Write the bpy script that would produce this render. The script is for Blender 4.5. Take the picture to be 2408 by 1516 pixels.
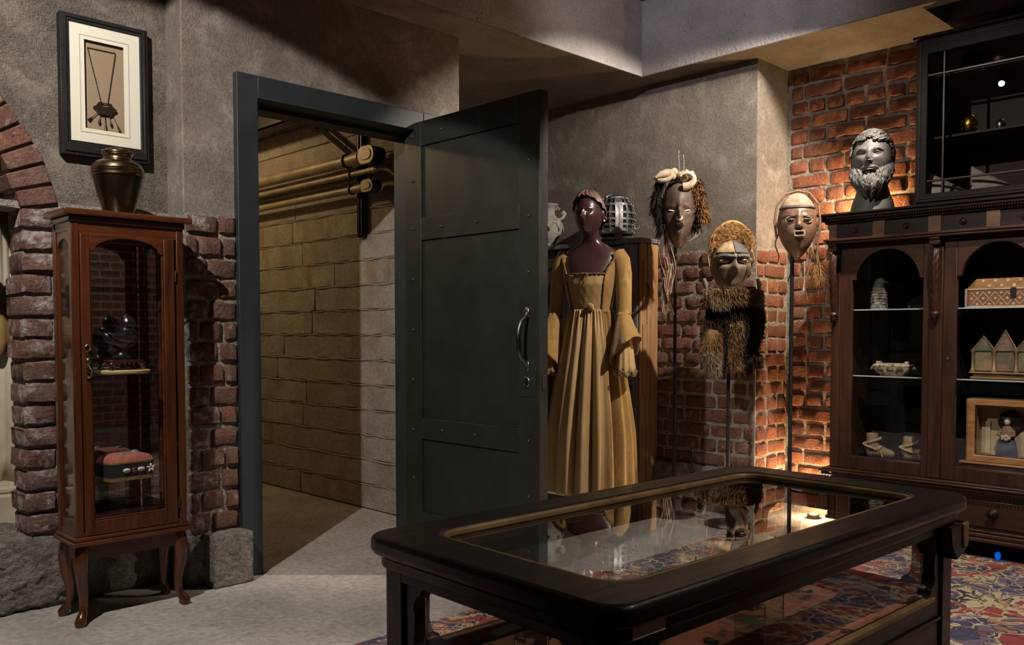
import bpy, bmesh, math, random
import numpy as np
from mathutils import Vector, Matrix
R = math.radians; PI = math.pi
random.seed(7); rng = np.random.default_rng(7)
scene = bpy.context.scene
for o in list(bpy.data.objects): bpy.data.objects.remove(o)
C = scene.collection

# ---------------------------------------------------------------- camera
cam = bpy.data.cameras.new('camera'); camo = bpy.data.objects.new('camera', cam); C.objects.link(camo)
cam.sensor_width = 36.0; cam.sensor_fit = 'HORIZONTAL'
cam.lens = 36.0 * 2055.0 / 2408.0
cam.shift_x = -(1244 - 1204) / 2408.0
cam.shift_y = (861 - 758) / 2408.0
cam.clip_start = 0.02
camo.location = (0, 0, 1.1)
camo.rotation_euler = (R(90 - 2.26), 0, R(-45))
scene.camera = camo

# ---------------------------------------------------------------- view and world
vs = scene.view_settings
vs.view_transform = 'Standard'; vs.look = 'None'; vs.gamma = 1.0; vs.use_curve_mapping = False
vs.exposure = 0.0
w = bpy.data.worlds.new('world'); scene.world = w; w.use_nodes = True
w.node_tree.nodes['Background'].inputs[0].default_value = (0.6, 0.62, 0.7, 1)
w.node_tree.nodes['Background'].inputs[1].default_value = 0.02

# lamps of the place and an added fill: (position, aim, watts, cone degrees, blend, colour)
LAMPS = [
    ((0.22, 2.27, 2.88), (1.60, 3.70, 0.40), 260, 83, 0.08, (1.0, 0.92, 0.84), 'black can lamp aimed at the doorway and the curio cabinet'),
    ((3.98, 1.55, 2.86), (4.04, 3.35, 1.30), 300, 82, 0.28, (1.0, 0.87, 0.74), 'black can lamp aimed at the mannequin and masks'),
    ((1.50, 2.30, 3.06), (4.60, 1.42, 1.40), 150, 40, 0.6, (1.0, 0.92, 0.84), 'black can lamp aimed at the carved cabinet'),
    ((3.00, 0.50, 3.06), (4.05, 0.98, 0.0), 300, 70, 0.45, (1.0, 0.92, 0.86), 'black can lamp aimed at the patterned rug'),
    ((2.80, -1.30, 3.06), (3.60, -3.10, 1.20), 48, 100, 0.5, (1.0, 0.90, 0.80), 'added black can lamp brightening the brick wall for the cabinet mirror'),  # added lamp, brightens the wall mirrored in the curio cabinet
    ((2.36, 2.27, 3.06), (4.42, 2.95, 2.98), 48, 70, 1.0, (0.96, 0.94, 1.0), 'black can lamp aimed at the corner of the concrete bulkheads'),
    ((2.20, -0.60, 3.06), (1.60, 0.95, 0.70), 110, 34, 0.5, (1.0, 0.88, 0.74), 'black can lamp aimed at the display table'),
]

# ================================================================ helpers
class MB:
    def __init__(s): s.v = []; s.f = []; s.M = None
    def add(s, vs, fs):
        b = len(s.v)
        for p in vs:
            p = Vector(p)
            s.v.append(tuple(s.M @ p) if s.M is not None else tuple(p))
        s.f += [tuple(i + b for i in f) for f in fs]
        return s
    def box(s, x0, x1, y0, y1, z0, z1):
        return s.add([(x0,y0,z0),(x1,y0,z0),(x1,y1,z0),(x0,y1,z0),(x0,y0,z1),(x1,y0,z1),(x1,y1,z1),(x0,y1,z1)],
                     [(0,3,2,1),(4,5,6,7),(0,1,5,4),(1,2,6,5),(2,3,7,6),(3,0,4,7)])
    def prism(s, poly, y0, y1):      # poly in (x, z), counter-clockwise seen from -y
        n = len(poly)
        vs = [(x, y0, z) for x, z in poly] + [(x, y1, z) for x, z in poly]
        fs = [tuple(range(n)), tuple(range(2*n-1, n-1, -1))]
        for i in range(n):
            j = (i+1) % n; fs.append((i, i+n, j+n, j))
        return s.add(vs, fs)
    def ring(s, outer, inner, y0, y1):   # two outlines with the same count, in (x, z)
        n = len(outer)
        vs = [(x,y0,z) for x,z in outer] + [(x,y0,z) for x,z in inner] + [(x,y1,z) for x,z in outer] + [(x,y1,z) for x,z in inner]
        fs = []
        for i in range(n):
            j = (i+1) % n
            fs += [(i,j,n+j,n+i), (2*n+j,2*n+i,3*n+i,3*n+j), (j,i,2*n+i,2*n+j), (n+i,n+j,3*n+j,3*n+i)]
        return s.add(vs, fs)
    def lathe(s, prof, n=32, c=(0,0,0), sx=1, sy=1):
        vs = []; fs = []
        for r, z in prof:
            for k in range(n):
                a = 2*PI*k/n; vs.append((c[0]+sx*r*math.cos(a), c[1]+sy*r*math.sin(a), c[2]+z))
        for i in range(len(prof)-1):
            for k in range(n):
                k2 = (k+1) % n; fs.append((i*n+k, i*n+k2, (i+1)*n+k2, (i+1)*n+k))
        fs.append(tuple(range(n-1,-1,-1))); b = (len(prof)-1)*n; fs.append(tuple(range(b, b+n)))
        return s.add(vs, fs)
    def tube(s, pts, r, n=8, closed=False):
        P = [Vector(p) for p in pts]; m = len(P)
        rr = r if hasattr(r, '__len__') else [r]*m
        vs = []; fs = []; up = None
        for i in range(m):
            if closed: t = P[(i+1) % m] - P[i-1]
            else: t = P[min(i+1, m-1)] - P[max(i-1, 0)]
            t.normalize()
            if up is None:
                up = Vector((0,0,1)) if abs(t.z) < .9 else Vector((1,0,0))
            a = up - t*up.dot(t)
            if a.length < 1e-6: a = t.orthogonal()
            a.normalize(); b = t.cross(a); up = a
            for k in range(n):
                q = 2*PI*k/n; vs.append(P[i] + (a*math.cos(q) + b*math.sin(q))*rr[i])
        for i in range(m if closed else m-1):
            for k in range(n):
                k2 = (k+1) % n; i2 = (i+1) % m
                fs.append((i*n+k, i*n+k2, i2*n+k2, i2*n+k))
        if not closed:
            fs.append(tuple(range(n-1,-1,-1))); fs.append(tuple(range((m-1)*n, m*n)))
        return s.add(vs, fs)
    def cyl(s, p, q, r, n=16): return s.tube([p, q], r, n)
    def ball(s, c, r, nu=12, nv=8):
        if not hasattr(r, '__len__'): r = (r, r, r)
        vs = []; fs = []
        for i in range(nv+1):
            e = -PI/2 + PI*i/nv
            for k in range(nu):
                a = 2*PI*k/nu
                vs.append((c[0]+r[0]*math.cos(e)*math.cos(a), c[1]+r[1]*math.cos(e)*math.sin(a), c[2]+r[2]*math.sin(e)))
        for i in range(nv):
            for k in range(nu):
                k2 = (k+1) % nu; fs.append((i*nu+k, i*nu+k2, (i+1)*nu+k2, (i+1)*nu+k))
        return s.add(vs, fs)
    def grid(s, fn, nu, nv, closed_u=False):     # fn(i/nu, j/nv) -> point
        vs = []; fs = []
        cu = nu if closed_u else nu+1
        for j in range(nv+1):
            for i in range(cu): vs.append(fn(i/nu, j/nv))
        for j in range(nv):
            for i in range(nu):
                i2 = (i+1) % cu
                fs.append((j*cu+i, j*cu+i2, (j+1)*cu+i2, (j+1)*cu+i))
        return s.add(vs, fs)
    def strip(s, pts, width, thick, upv=(0,0,1)):     # flat strap along a path, width across the given side vectors
        P = [Vector(p) for p in pts]; m = len(P); vs = []; fs = []
        for i in range(m):
            t = (P[min(i+1,m-1)] - P[max(i-1,0)]).normalized()
            n = Vector(upv[i]) if hasattr(upv[0], '__len__') else Vector(upv)
            sd = t.cross(n).normalized(); n = sd.cross(t).normalized()
            for a, b in ((-1,-1),(1,-1),(1,1),(-1,1)): vs.append(P[i] + sd*a*width/2 + n*b*thick/2)
        for i in range(m-1):
            for k in range(4):
                k2 = (k+1) % 4; fs.append((i*4+k, i*4+k2, (i+1)*4+k2, (i+1)*4+k))
        fs.append((3,2,1,0)); fs.append(tuple(range((m-1)*4, m*4)))
        return s.add(vs, fs)
    def build(s, name, mat, parent=None, smooth=0, bev=0, seg=2, solid=0, sub=0):
        me = bpy.data.meshes.new(name); me.from_pydata(s.v, [], s.f); me.update()
        bm = bmesh.new(); bm.from_mesh(me); bmesh.ops.remove_doubles(bm, verts=bm.verts, dist=1e-6)
        bmesh.ops.recalc_face_normals(bm, faces=bm.faces); bm.to_mesh(me); bm.free()
        if smooth:
            me.polygons.foreach_set('use_smooth', [True]*len(me.polygons))
            me.set_sharp_from_angle(angle=R(smooth))
        me.materials.append(mat)
        o = bpy.data.objects.new(name, me); C.objects.link(o)
        if parent is not None: o.parent = parent
        if solid:
            m = o.modifiers.new('solid', 'SOLIDIFY'); m.thickness = solid; m.offset = 0
        if sub:
            m = o.modifiers.new('sub', 'SUBSURF'); m.levels = sub; m.render_levels = sub
        if bev:
            m = o.modifiers.new('bevel', 'BEVEL'); m.width = bev; m.segments = seg; m.limit_method = 'ANGLE'; m.angle_limit = R(40)
            if not smooth:
                me.polygons.foreach_set('use_smooth', [True]*len(me.polygons)); me.set_sharp_from_angle(angle=R(35))
        return o

def thing(name, label, cat, loc=(0,0,0), rz=0, group=None):
    o = bpy.data.objects.new(name, None); C.objects.link(o); o.empty_display_size = .05
    o.location = loc; o.rotation_euler = (0, 0, R(rz)); return tag(o, label, cat, group)
def tag(o, label, cat, group=None):
    if label: o['label'] = label
    if cat: o['category'] = cat
    if group: o['group'] = group
    return o
def struct(o, label=None):
    o['kind'] = 'structure'
    if label: o['label'] = label
    return o
def lab(o, label): o['label'] = label; return o
def link(name, mesh, parent, loc=(0,0,0), rot=(0,0,0), sc=(1,1,1)):
    o = bpy.data.objects.new(name, mesh); C.objects.link(o); o.parent = parent
    o.location = loc; o.rotation_euler = rot; o.scale = sc; return o
def arc(cx, cz, r, a0, a1, n): return [(cx + r*math.cos(R(a0+(a1-a0)*i/n)), cz + r*math.sin(R(a0+(a1-a0)*i/n))) for i in range(n+1)]
def vnoise(x, y, z, seed=0):      # cheap smooth pseudo noise in about [-1, 1]
    s = seed*1.7
    return (math.sin(1.7*x+2.3*y+s)*math.sin(2.1*y-1.3*z+1.1+s)+math.sin(3.1*z+1.9*x+.7+s)*math.sin(2.7*x-1.1*y+s*2)+.5*math.sin(5.3*x+4.1*z+s)*math.sin(4.7*y+3.9*z))/2.5

# ================================================================ materials
def mat(name, c1, c2=None, rough=.6, metal=0, ns=6, thr=(.35,.65), detail=6, bump=0, bs=30, bd=.01, stretch=(1,1,1), spec=.5,
        c3=None, s3=2, t3=(.55,.7), rvar=0, coat=0, sheen=0, objrand=None, emit=None, trans=0, bdetail=6, st3=None, grain=None, bpatch=None):
    m = bpy.data.materials.new(name); m.use_nodes = True
    nt = m.node_tree; N = nt.nodes; L = nt.links; b = N['Principled BSDF']
    b.inputs['Roughness'].default_value = rough; b.inputs['Metallic'].default_value = metal
    b.inputs['Specular IOR Level'].default_value = spec
    if coat: b.inputs['Coat Weight'].default_value = coat; b.inputs['Coat Roughness'].default_value = .12
    if sheen: b.inputs['Sheen Weight'].default_value = sheen; b.inputs['Sheen Roughness'].default_value = .4
    if emit: b.inputs['Emission Color'].default_value = (*emit[0],1); b.inputs['Emission Strength'].default_value = emit[1]
    tc = N.new('ShaderNodeTexCoord'); oi = N.new('ShaderNodeObjectInfo')
    mul = N.new('ShaderNodeVectorMath'); mul.operation = 'SCALE'; mul.inputs[0].default_value = (31,17,23); L.new(oi.outputs['Random'], mul.inputs['Scale'])
    add = N.new('ShaderNodeVectorMath'); L.new(tc.outputs['Object'], add.inputs[0]); L.new(mul.outputs[0], add.inputs[1])
    vec = add.outputs[0]
    def mapped(st):
        mp = N.new('ShaderNodeMapping'); mp.inputs['Scale'].default_value = st; L.new(vec, mp.inputs['Vector']); return mp.outputs[0]
    sv = mapped(stretch)
    def noise(sc, det, v): 
        n = N.new('ShaderNodeTexNoise'); n.inputs['Scale'].default_value = sc; n.inputs['Detail'].default_value = det; n.inputs['Roughness'].default_value = .6
        L.new(v, n.inputs['Vector']); return n.outputs['Fac']
    def rng_(f, a, bb):
        r = N.new('ShaderNodeMapRange'); r.inputs['From Min'].default_value = a; r.inputs['From Max'].default_value = bb; L.new(f, r.inputs['Value']); return r.outputs[0]
    def mix(f, a, bb):
        x = N.new('ShaderNodeMix'); x.data_type = 'RGBA'; L.new(f, x.inputs['Factor'])
        for inp, cc in ((6, a), (7, bb)):
            if hasattr(cc, '__len__'): x.inputs[inp].default_value = (*cc, 1)
            else: L.new(cc, x.inputs[inp])
        return x.outputs[2]
    col = c1
    if objrand:
        rp = N.new('ShaderNodeValToRGB'); L.new(oi.outputs['Random'], rp.inputs[0])
        cr = rp.color_ramp; k = len(objrand)
        while len(cr.elements) < k: cr.elements.new(.5)
        for i, cc in enumerate(objrand): cr.elements[i].position = i/(k-1); cr.elements[i].color = (*cc, 1)
        col = rp.outputs[0]
    if c2 is not None: col = mix(rng_(noise(ns, detail, sv), *thr), col, c2)
    if c3 is not None: col = mix(rng_(noise(s3, 8, mapped(st3) if st3 else sv), *t3), col, c3)
    if grain:
        g = rng_(noise(grain[0], 4, vec), .28, .72); mr = N.new('ShaderNodeMapRange'); L.new(g, mr.inputs[0]); mr.inputs['To Min'].default_value = grain[1]; mr.inputs['To Max'].default_value = grain[2]
        if not hasattr(col, 'node'):
            rgbn = N.new('ShaderNodeRGB'); rgbn.outputs[0].default_value = (*col, 1); col = rgbn.outputs[0]
        sc = N.new('ShaderNodeVectorMath'); sc.operation = 'SCALE'; L.new(col, sc.inputs[0]); L.new(mr.outputs[0], sc.inputs['Scale']); col = sc.outputs[0]
    if hasattr(col, 'node'): L.new(col, b.inputs['Base Color'])
    else: b.inputs['Base Color'].default_value = (*col, 1)
    if rvar:
        f = noise(ns*1.3, 5, sv); r = N.new('ShaderNodeMapRange'); L.new(f, r.inputs['Value'])
        r.inputs['From Min'].default_value = .3; r.inputs['From Max'].default_value = .7
        r.inputs['To Min'].default_value = max(0, rough-rvar); r.inputs['To Max'].default_value = min(1, rough+rvar); L.new(r.outputs[0], b.inputs['Roughness'])
    if bump:
        bn = N.new('ShaderNodeBump'); bn.inputs['Strength'].default_value = bump; bn.inputs['Distance'].default_value = bd
        hgt = noise(bs, bdetail, sv)
        if bpatch:
            pm_ = N.new('ShaderNodeMapRange'); L.new(noise(bpatch, 3, sv), pm_.inputs[0]); pm_.inputs['From Min'].default_value = .38; pm_.inputs['From Max'].default_value = .62; pm_.inputs['To Min'].default_value = .22
            ml = N.new('ShaderNodeMath'); ml.operation = 'MULTIPLY'; L.new(hgt, ml.inputs[0]); L.new(pm_.outputs[0], ml.inputs[1]); hgt = ml.outputs[0]
        L.new(hgt, bn.inputs['Height']); L.new(bn.outputs[0], b.inputs['Normal'])
    return m

def glass_mat(name, tint=(1,1,1), ior=1.5, rough=0.0, boost=1.0):
    m = bpy.data.materials.new(name); m.use_nodes = True
    nt = m.node_tree; N = nt.nodes; L = nt.links; N.remove(N['Principled BSDF'])
    t = N.new('ShaderNodeBsdfTransparent'); t.inputs[0].default_value = (*tint, 1)
    g = N.new('ShaderNodeBsdfGlossy'); g.inputs['Roughness'].default_value = rough
    fr = N.new('ShaderNodeFresnel'); ge = N.new('ShaderNodeNewGeometry'); mr = N.new('ShaderNodeMapRange')     # thin pane: same reflectance from both faces
    mr.inputs['To Min'].default_value = ior; mr.inputs['To Max'].default_value = 1/ior; L.new(ge.outputs['Backfacing'], mr.inputs[0]); L.new(mr.outputs[0], fr.inputs['IOR'])
    mx = N.new('ShaderNodeMixShader'); L.new(fr.outputs[0], mx.inputs[0]); L.new(t.outputs[0], mx.inputs[1]); L.new(g.outputs[0], mx.inputs[2])
    L.new(mx.outputs[0], N['Material Output'].inputs['Surface']); return m

PLASTER = mat('plaster', (.235,.205,.175), (.155,.133,.112), rough=.92, ns=2.2, thr=(.3,.7), bump=.8, bs=150, bd=.011, bpatch=5, c3=(.31,.28,.245), s3=6, t3=(.52,.72), spec=.2, bdetail=8, grain=(75,.72,1.2))
PLASTER_ROUGH = mat('plaster_rough', (.23,.20,.17), (.145,.125,.105), rough=.95, ns=3, thr=(.3,.7), bump=1.0, bs=120, bd=.026, bpatch=3.5, spec=.15, bdetail=9, grain=(60,.65,1.25))
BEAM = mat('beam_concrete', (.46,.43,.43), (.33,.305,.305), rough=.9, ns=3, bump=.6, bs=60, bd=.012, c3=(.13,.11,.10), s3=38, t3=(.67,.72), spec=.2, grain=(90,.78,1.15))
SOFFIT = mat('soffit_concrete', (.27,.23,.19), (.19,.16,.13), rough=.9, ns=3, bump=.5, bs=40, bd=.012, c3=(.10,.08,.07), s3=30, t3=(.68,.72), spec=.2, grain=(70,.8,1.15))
BRICKM = mat('brick', (.25,.09,.055), (.12,.052,.038), rough=.9, ns=14, thr=(.4,.75), bump=.9, bs=95, bd=.012, spec=.2,
             c3=(.36,.31,.28), s3=17, t3=(.60,.74), objrand=[(.21,.105,.08),(.16,.085,.068),(.195,.115,.09),(.145,.09,.076),(.225,.105,.072)], grain=(60,.7,1.25))
BRICKW = mat('brick_whitened', (.25,.09,.055), (.12,.055,.042), rough=.9, ns=14, thr=(.35,.75), bump=1, bs=85, bd=.014, spec=.2,
             c3=(.42,.37,.35), s3=15, t3=(.50,.70), objrand=[(.185,.105,.088),(.15,.088,.076),(.17,.11,.098),(.145,.095,.088)], grain=(60,.7,1.25))
BRICKR = mat('brick_red', (.3,.1,.05), (.17,.06,.035), rough=.88, ns=16, thr=(.4,.75), bump=.9, bs=95, bd=.012, spec=.2,
             c3=(.42,.30,.21), s3=15, t3=(.66,.78), objrand=[(.27,.105,.058),(.21,.08,.046),(.24,.11,.066),(.16,.07,.045),(.29,.11,.056)], grain=(60,.7,1.25))
MORTAR = mat('mortar', (.40,.36,.31), (.27,.24,.20), rough=.95, ns=20, bump=1, bs=60, bd=.02, spec=.15, grain=(90,.7,1.2))
MORTARD = mat('mortar_dark', (.34,.30,.25), (.20,.175,.15), rough=.95, ns=14, bump=1, bs=50, bd=.015, spec=.15)
STONE = mat('plinth_stone', (.33,.30,.26), (.19,.17,.145), rough=.95, ns=16, bump=1, bs=55, bd=.03, spec=.15, bdetail=9, grain=(60,.65,1.25))
FLOOR = mat('floor_concrete', (.46,.43,.395), (.29,.268,.245), rough=.75, ns=2.4, thr=(.3,.7), bump=.55, bs=22, bd=.012, c3=(.44,.42,.39), s3=5, t3=(.56,.75), rvar=.12, spec=.35, bdetail=9, grain=(38,.68,1.22))
CORR = mat('corridor_concrete', (.36,.325,.28), (.25,.22,.18), rough=.9, ns=5, bump=.6, bs=45, bd=.01, c3=(.22,.125,.06), s3=2.2, t3=(.60,.78), st3=(1,2.4,.10), spec=.25, grain=(50,.78,1.15))
CORRJ = mat('corridor_joint', (.28,.23,.17), (.2,.16,.12), rough=.95, ns=10, bump=.6)
DOORP = mat('door_paint', (.023,.0255,.0225), (.018,.020,.0175), rough=.42, ns=5, bump=.12, bs=80, bd=.003, rvar=.08, c3=(.055,.06,.058), s3=7, t3=(.70,.78), spec=.45)
FRAMEP = mat('door_frame_paint', (.030,.038,.042), (.022,.028,.031), rough=.5, ns=5, bump=.1, bs=80, bd=.003, c3=(.15,.15,.15), s3=5, t3=(.74,.8), spec=.4)
STEEL = mat('steel', (.30,.30,.31), (.16,.16,.165), rough=.34, metal=1, ns=14, rvar=.12)
DARKST = mat('dark_steel', (.035,.035,.037), (.02,.02,.02), rough=.45, metal=.6, ns=10)
RIVET = mat('rivet', (.06,.065,.065), rough=.35, metal=.5)
MAHOG = mat('mahogany', (.088,.026,.0085), (.036,.0095,.004), rough=.26, ns=3, thr=(.35,.7), stretch=(14,14,1.2), coat=.35, bump=.05, bs=20, bd=.002)
MAHOGX = mat('mahogany_across', (.105,.031,.010), (.044,.0115,.005), rough=.26, ns=3, thr=(.35,.7), stretch=(1.2,14,14), coat=.35, bump=.05, bs=20, bd=.002)
WALNUT = mat('walnut', (.052,.020,.010), (.020,.008,.005), rough=.36, ns=3, thr=(.35,.7), stretch=(12,12,1.1), coat=.08, spec=.35, bump=.08, bs=20, bd=.002)
WALNUTX = mat('walnut_across', (.055,.021,.011), (.022,.009,.005), rough=.36, ns=3, thr=(.35,.7), stretch=(1.1,12,12), coat=.08, spec=.35, bump=.08, bs=20, bd=.002)
WALNUTD = mat('walnut_dark', (.018,.0085,.0075), (.008,.004,.0035), rough=.50, ns=4, stretch=(1.1,12,12), spec=.22, bump=.12, bs=30, bd=.003)
BURL = mat('burl_inlay', (.13,.055,.024), (.07,.028,.013), rough=.4, ns=14)
EBONY = mat('ebony', (.013,.010,.009), (.007,.0055,.005), rough=.36, ns=4, stretch=(1.2,10,10), bump=.15, bs=30, bd=.003, rvar=.1, coat=.15, c3=(.03,.02,.014), s3=3, t3=(.62,.75))
GOLDWEAR_AND_LIT = mat('worn_gilt_and_lit_side', (.34,.22,.10), (.17,.105,.05), rough=.5, metal=.2, ns=9, bump=.1)
BLACK = mat('black_interior', (.006,.006,.006), rough=.8, spec=.15)
GLASS = glass_mat('glass_pane'); GLASSG = glass_mat('glass_shelf', (.80,.88,.85)); TGLASS = glass_mat('table_glass', (.74,.76,.76), 1.66)
SHELFEDGE = mat('shelf_edge', (.42,.47,.47), rough=.25)
MIRROR = mat('smoked_mirror', (.42,.42,.45), rough=.02, metal=1)
BRASS = mat('urn_brass', (.42,.33,.20), (.27,.205,.12), rough=.24, metal=1, ns=6, rvar=.06)
BRASSD = mat('urn_dark_brass', (.16,.125,.075), (.10,.078,.048), rough=.30, metal=1, ns=6)
BRASSL = mat('brass_fitting', (.36,.25,.12), (.16,.11,.05), rough=.34, metal=1, ns=60)
GOLD = mat('gold', (.75,.46,.10), (.38,.22,.04), rough=.26, metal=1, ns=40, bump=.5, bs=70, bd=.004)
SILVER = mat('silver', (.6,.58,.55), (.28,.27,.26), rough=.25, metal=1, ns=50, bump=.5, bs=80, bd=.003)
MATBOARD = mat('mat_board', (.66,.63,.52), rough=.9)
LINEN = mat('linen', (.30,.22,.15), (.24,.175,.115), rough=.95, ns=3, stretch=(60,10,60), bump=.3, bs=10, bd=.002)
PICFR = mat('picture_frame_black', (.016,.015,.014), (.009,.009,.009), rough=.5, c3=(.45,.44,.40), s3=26, t3=(.68,.71), ns=5, spec=.35)
NECKM = mat('necklace_metal', (.10,.085,.05), (.045,.038,.025), rough=.4, metal=.9, ns=90, bump=.5, bs=200, bd=.002)
SKIN = mat('mannequin_finish', (.050,.020,.021), (.038,.016,.017), rough=.30, ns=4, spec=.6, coat=.25)
HAIRM = mat('mannequin_hair', (.20,.115,.10), (.11,.06,.055), rough=.36, ns=8, spec=.6)
VELVET = mat('ochre_velvet', (.36,.215,.058), (.215,.118,.030), rough=.85, ns=7, thr=(.3,.7), bump=.4, bs=55, bd=.006, sheen=.8, stretch=(1,1,.5), c3=(.42,.28,.10), s3=20, t3=(.56,.72))
SATIN = mat('tan_satin', (.42,.29,.135), (.30,.19,.08), rough=.5, ns=4, stretch=(1,1,.4), bump=.25, bs=18, bd=.006, sheen=.2)
TRIMC = mat('dress_trim', (.20,.12,.04), (.09,.05,.02), rough=.8, ns=60, bump=.8, bs=120, bd=.004)
LACE = mat('old_lace', (.26,.18,.09), (.10,.06,.03), rough=.9, ns=50, bump=1, bs=90, bd=.006)
GREYW = mat('weathered_plank', (.23,.215,.22), (.12,.11,.115), rough=.85, ns=3, stretch=(14,14,1.0), bump=.5, bs=14, bd=.006)
PINE = mat('pine_plank', (.46,.26,.115), (.30,.155,.06), rough=.75, ns=3, stretch=(12,12,.9), bump=.3, bs=14, bd=.005, c3=(.16,.075,.03), s3=3, t3=(.62,.75))
DARKW = mat('dark_plank', (.075,.06,.048), (.03,.024,.02), rough=.85, ns=4, stretch=(12,12,1), bump=.4, bs=14, bd=.005)
CAGE = mat('cage_steel', (.34,.34,.35), (.17,.17,.18), rough=.48, metal=1, ns=22, rvar=.15)
MARBLE = mat('grey_marble', (.095,.089,.083), (.052,.049,.045), rough=.55, ns=9, thr=(.35,.7), bump=.35, bs=70, bd=.004)
MARBLED = mat('grey_marble_hair', (.115,.109,.100), (.055,.052,.048), rough=.6, ns=22, thr=(.35,.65), bump=.6, bs=60, bd=.008)
VASEM = mat('vase_stone', (.36,.36,.32), (.22,.215,.19), rough=.85, ns=10, bump=.9, bs=35, bd=.012)
STRAW = mat('straw', (.44,.235,.075), (.24,.115,.032), rough=.85, ns=60, bump=.8, bs=110, bd=.004)
STRAWL = mat('straw_rim', (.52,.33,.14), (.36,.2,.07), rough=.85, ns=60, bump=.6, bs=110, bd=.004)
MASK1 = mat('mask_dark_wood', (.13,.085,.065), (.055,.035,.028), rough=.5, ns=3, stretch=(10,10,1.2), bump=.4, bs=12, bd=.005, c3=(.25,.18,.14), s3=3, t3=(.6,.75))
MASK2 = mat('mask_grey_brown', (.22,.17,.125), (.10,.075,.055), rough=.6, ns=9, bump=.4, bs=40, bd=.004, c3=(.33,.28,.22), s3=5, t3=(.6,.75))
MASK2L = mat('mask_pale_paint', (.46,.36,.21), (.26,.17,.08), rough=.65, ns=22, bump=.3, bs=60, bd=.003)
MASK2D = mat('mask_slate_paint', (.10,.092,.088), (.06,.055,.052), rough=.6, ns=14, bump=.3, bs=60, bd=.003)
MASK3 = mat('mask_russet_wood', (.23,.125,.075), (.10,.05,.03), rough=.45, ns=8, bump=.4, bs=40, bd=.004, c3=(.42,.31,.21), s3=6, t3=(.60,.75))
MASK3H = mat('mask_cap', (.40,.315,.23), (.22,.155,.10), rough=.75, ns=30, bump=.7, bs=60, bd=.005)
WHITEP = mat('white_paint', (.70,.66,.58), (.45,.41,.34), rough=.7, ns=30)
BONE = mat('bone', (.56,.47,.36), (.36,.27,.18), rough=.65, ns=10, bump=.5, bs=40, bd=.005)
PINKC = mat('faded_pink_cloth', (.46,.235,.19), (.30,.26,.20), rough=.95, ns=9, bump=.6, bs=50, bd=.006, c3=(.12,.15,.12), s3=11, t3=(.6,.7))
DARKH = mat('dark_hair', (.018,.014,.012), (.008,.006,.005), rough=.85, spec=.2)
ORANGEF = mat('orange_fibre', (.40,.20,.055), (.20,.09,.03), rough=.95, ns=40, bump=1, bs=60, bd=.012)
FURD = mat('dark_fur', (.055,.034,.022), (.022,.014,.010), rough=.9, ns=14, spec=.2, c3=(.10,.07,.045), s3=9, t3=(.6,.75))
FURL = mat('tawny_fur', (.24,.135,.055), (.12,.065,.03), rough=.9, ns=14, spec=.2, c3=(.30,.24,.165), s3=8, t3=(.55,.72))
FURG = mat('pale_fur', (.30,.24,.165), (.17,.12,.075), rough=.9, ns=14, spec=.2)
IRON = mat('black_iron', (.012,.012,.012), rough=.5, metal=.3)
CORD = mat('cord', (.26,.17,.09), (.14,.085,.04), rough=.9, ns=60)
ROPE = mat('rope', (.46,.33,.17), (.28,.19,.09), rough=.9, ns=60, bump=.6, bs=150, bd=.003)
LEATHER = mat('tan_leather', (.28,.185,.10), (.17,.105,.055), rough=.7, ns=14, bump=.4, bs=50, bd=.004)
IVORY = mat('carved_ivory', (.58,.55,.46), (.14,.125,.10), rough=.55, ns=42, thr=(.47,.55), bump=.9, bs=45, bd=.006)
CASKM = mat('casket_ivory', (.50,.42,.27), (.12,.095,.05), rough=.45, ns=40, thr=(.5,.62), bump=.6, bs=60, bd=.004)
BOXW = mat('inlaid_box_wood', (.24,.105,.045), (.16,.065,.028), rough=.45, ns=10, stretch=(2,10,10))
BOXW2 = mat('inlaid_box_lid', (.42,.215,.075), (.27,.12,.045), rough=.4, ns=5, stretch=(2,10,10))
CLOTHB = mat('blue_cloth', (.075,.085,.14), (.05,.055,.09), rough=.9, ns=20, bump=.4, bs=60)
PAPER = mat('old_paper', (.48,.39,.24), (.36,.28,.16), rough=.9, ns=8)
SLIPPER = mat('beaded_slipper', (.62,.57,.48), (.36,.32,.26), rough=.7, ns=26, bump=.8, bs=90, bd=.004)
REDV = mat('faded_red_velvet', (.48,.15,.11), (.33,.095,.07), rough=.95, ns=40, sheen=.5, bump=.4, bs=120, bd=.003)
BLACKF = mat('black_felt', (.014,.013,.013), rough=.95)
TRIMG = mat('gold_braid', (.30,.20,.07), (.12,.075,.025), rough=.6, ns=150, metal=.3)
SHELLM = mat('cowrie', (.72,.68,.60), rough=.35)
TURQ = mat('grey_turquoise', (.22,.27,.28), (.14,.17,.18), rough=.5, ns=40)
BLACKGL = mat('black_glaze', (.012,.011,.014), rough=.10, spec=.8, coat=.6, bump=.5, bs=45, bd=.006)
REDLAQ = mat('dark_red_lacquer', (.055,.010,.012), rough=.15, coat=.7, spec=.7)
PALEWD = mat('pale_wood', (.70,.54,.27), (.52,.38,.17), rough=.45, ns=3, stretch=(3,3,30))
NICHE = mat('niche_plaster', (.62,.58,.50), (.50,.46,.38), rough=.9, ns=6)
DRAPE = mat('cream_cloth', (.60,.54,.42), (.44,.38,.27), rough=.9, ns=4)
AMBERC = mat('amber_cloth', (.42,.27,.10), (.28,.17,.06), rough=.9, ns=6)
LABELM = mat('label_card', (.80,.82,.84), (.70,.72,.74), rough=.7)
LAMPG = mat('lamp_glow', (1,1,1), emit=((1,.95,.9), 30)); WARMG = mat('warm_glow', (1,.8,.5), emit=((1,.66,.30), 12))
BLUEL = mat('blue_indicator', (.01,.06,.3), rough=.4, emit=((.0,.16,1.0), .55))
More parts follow.
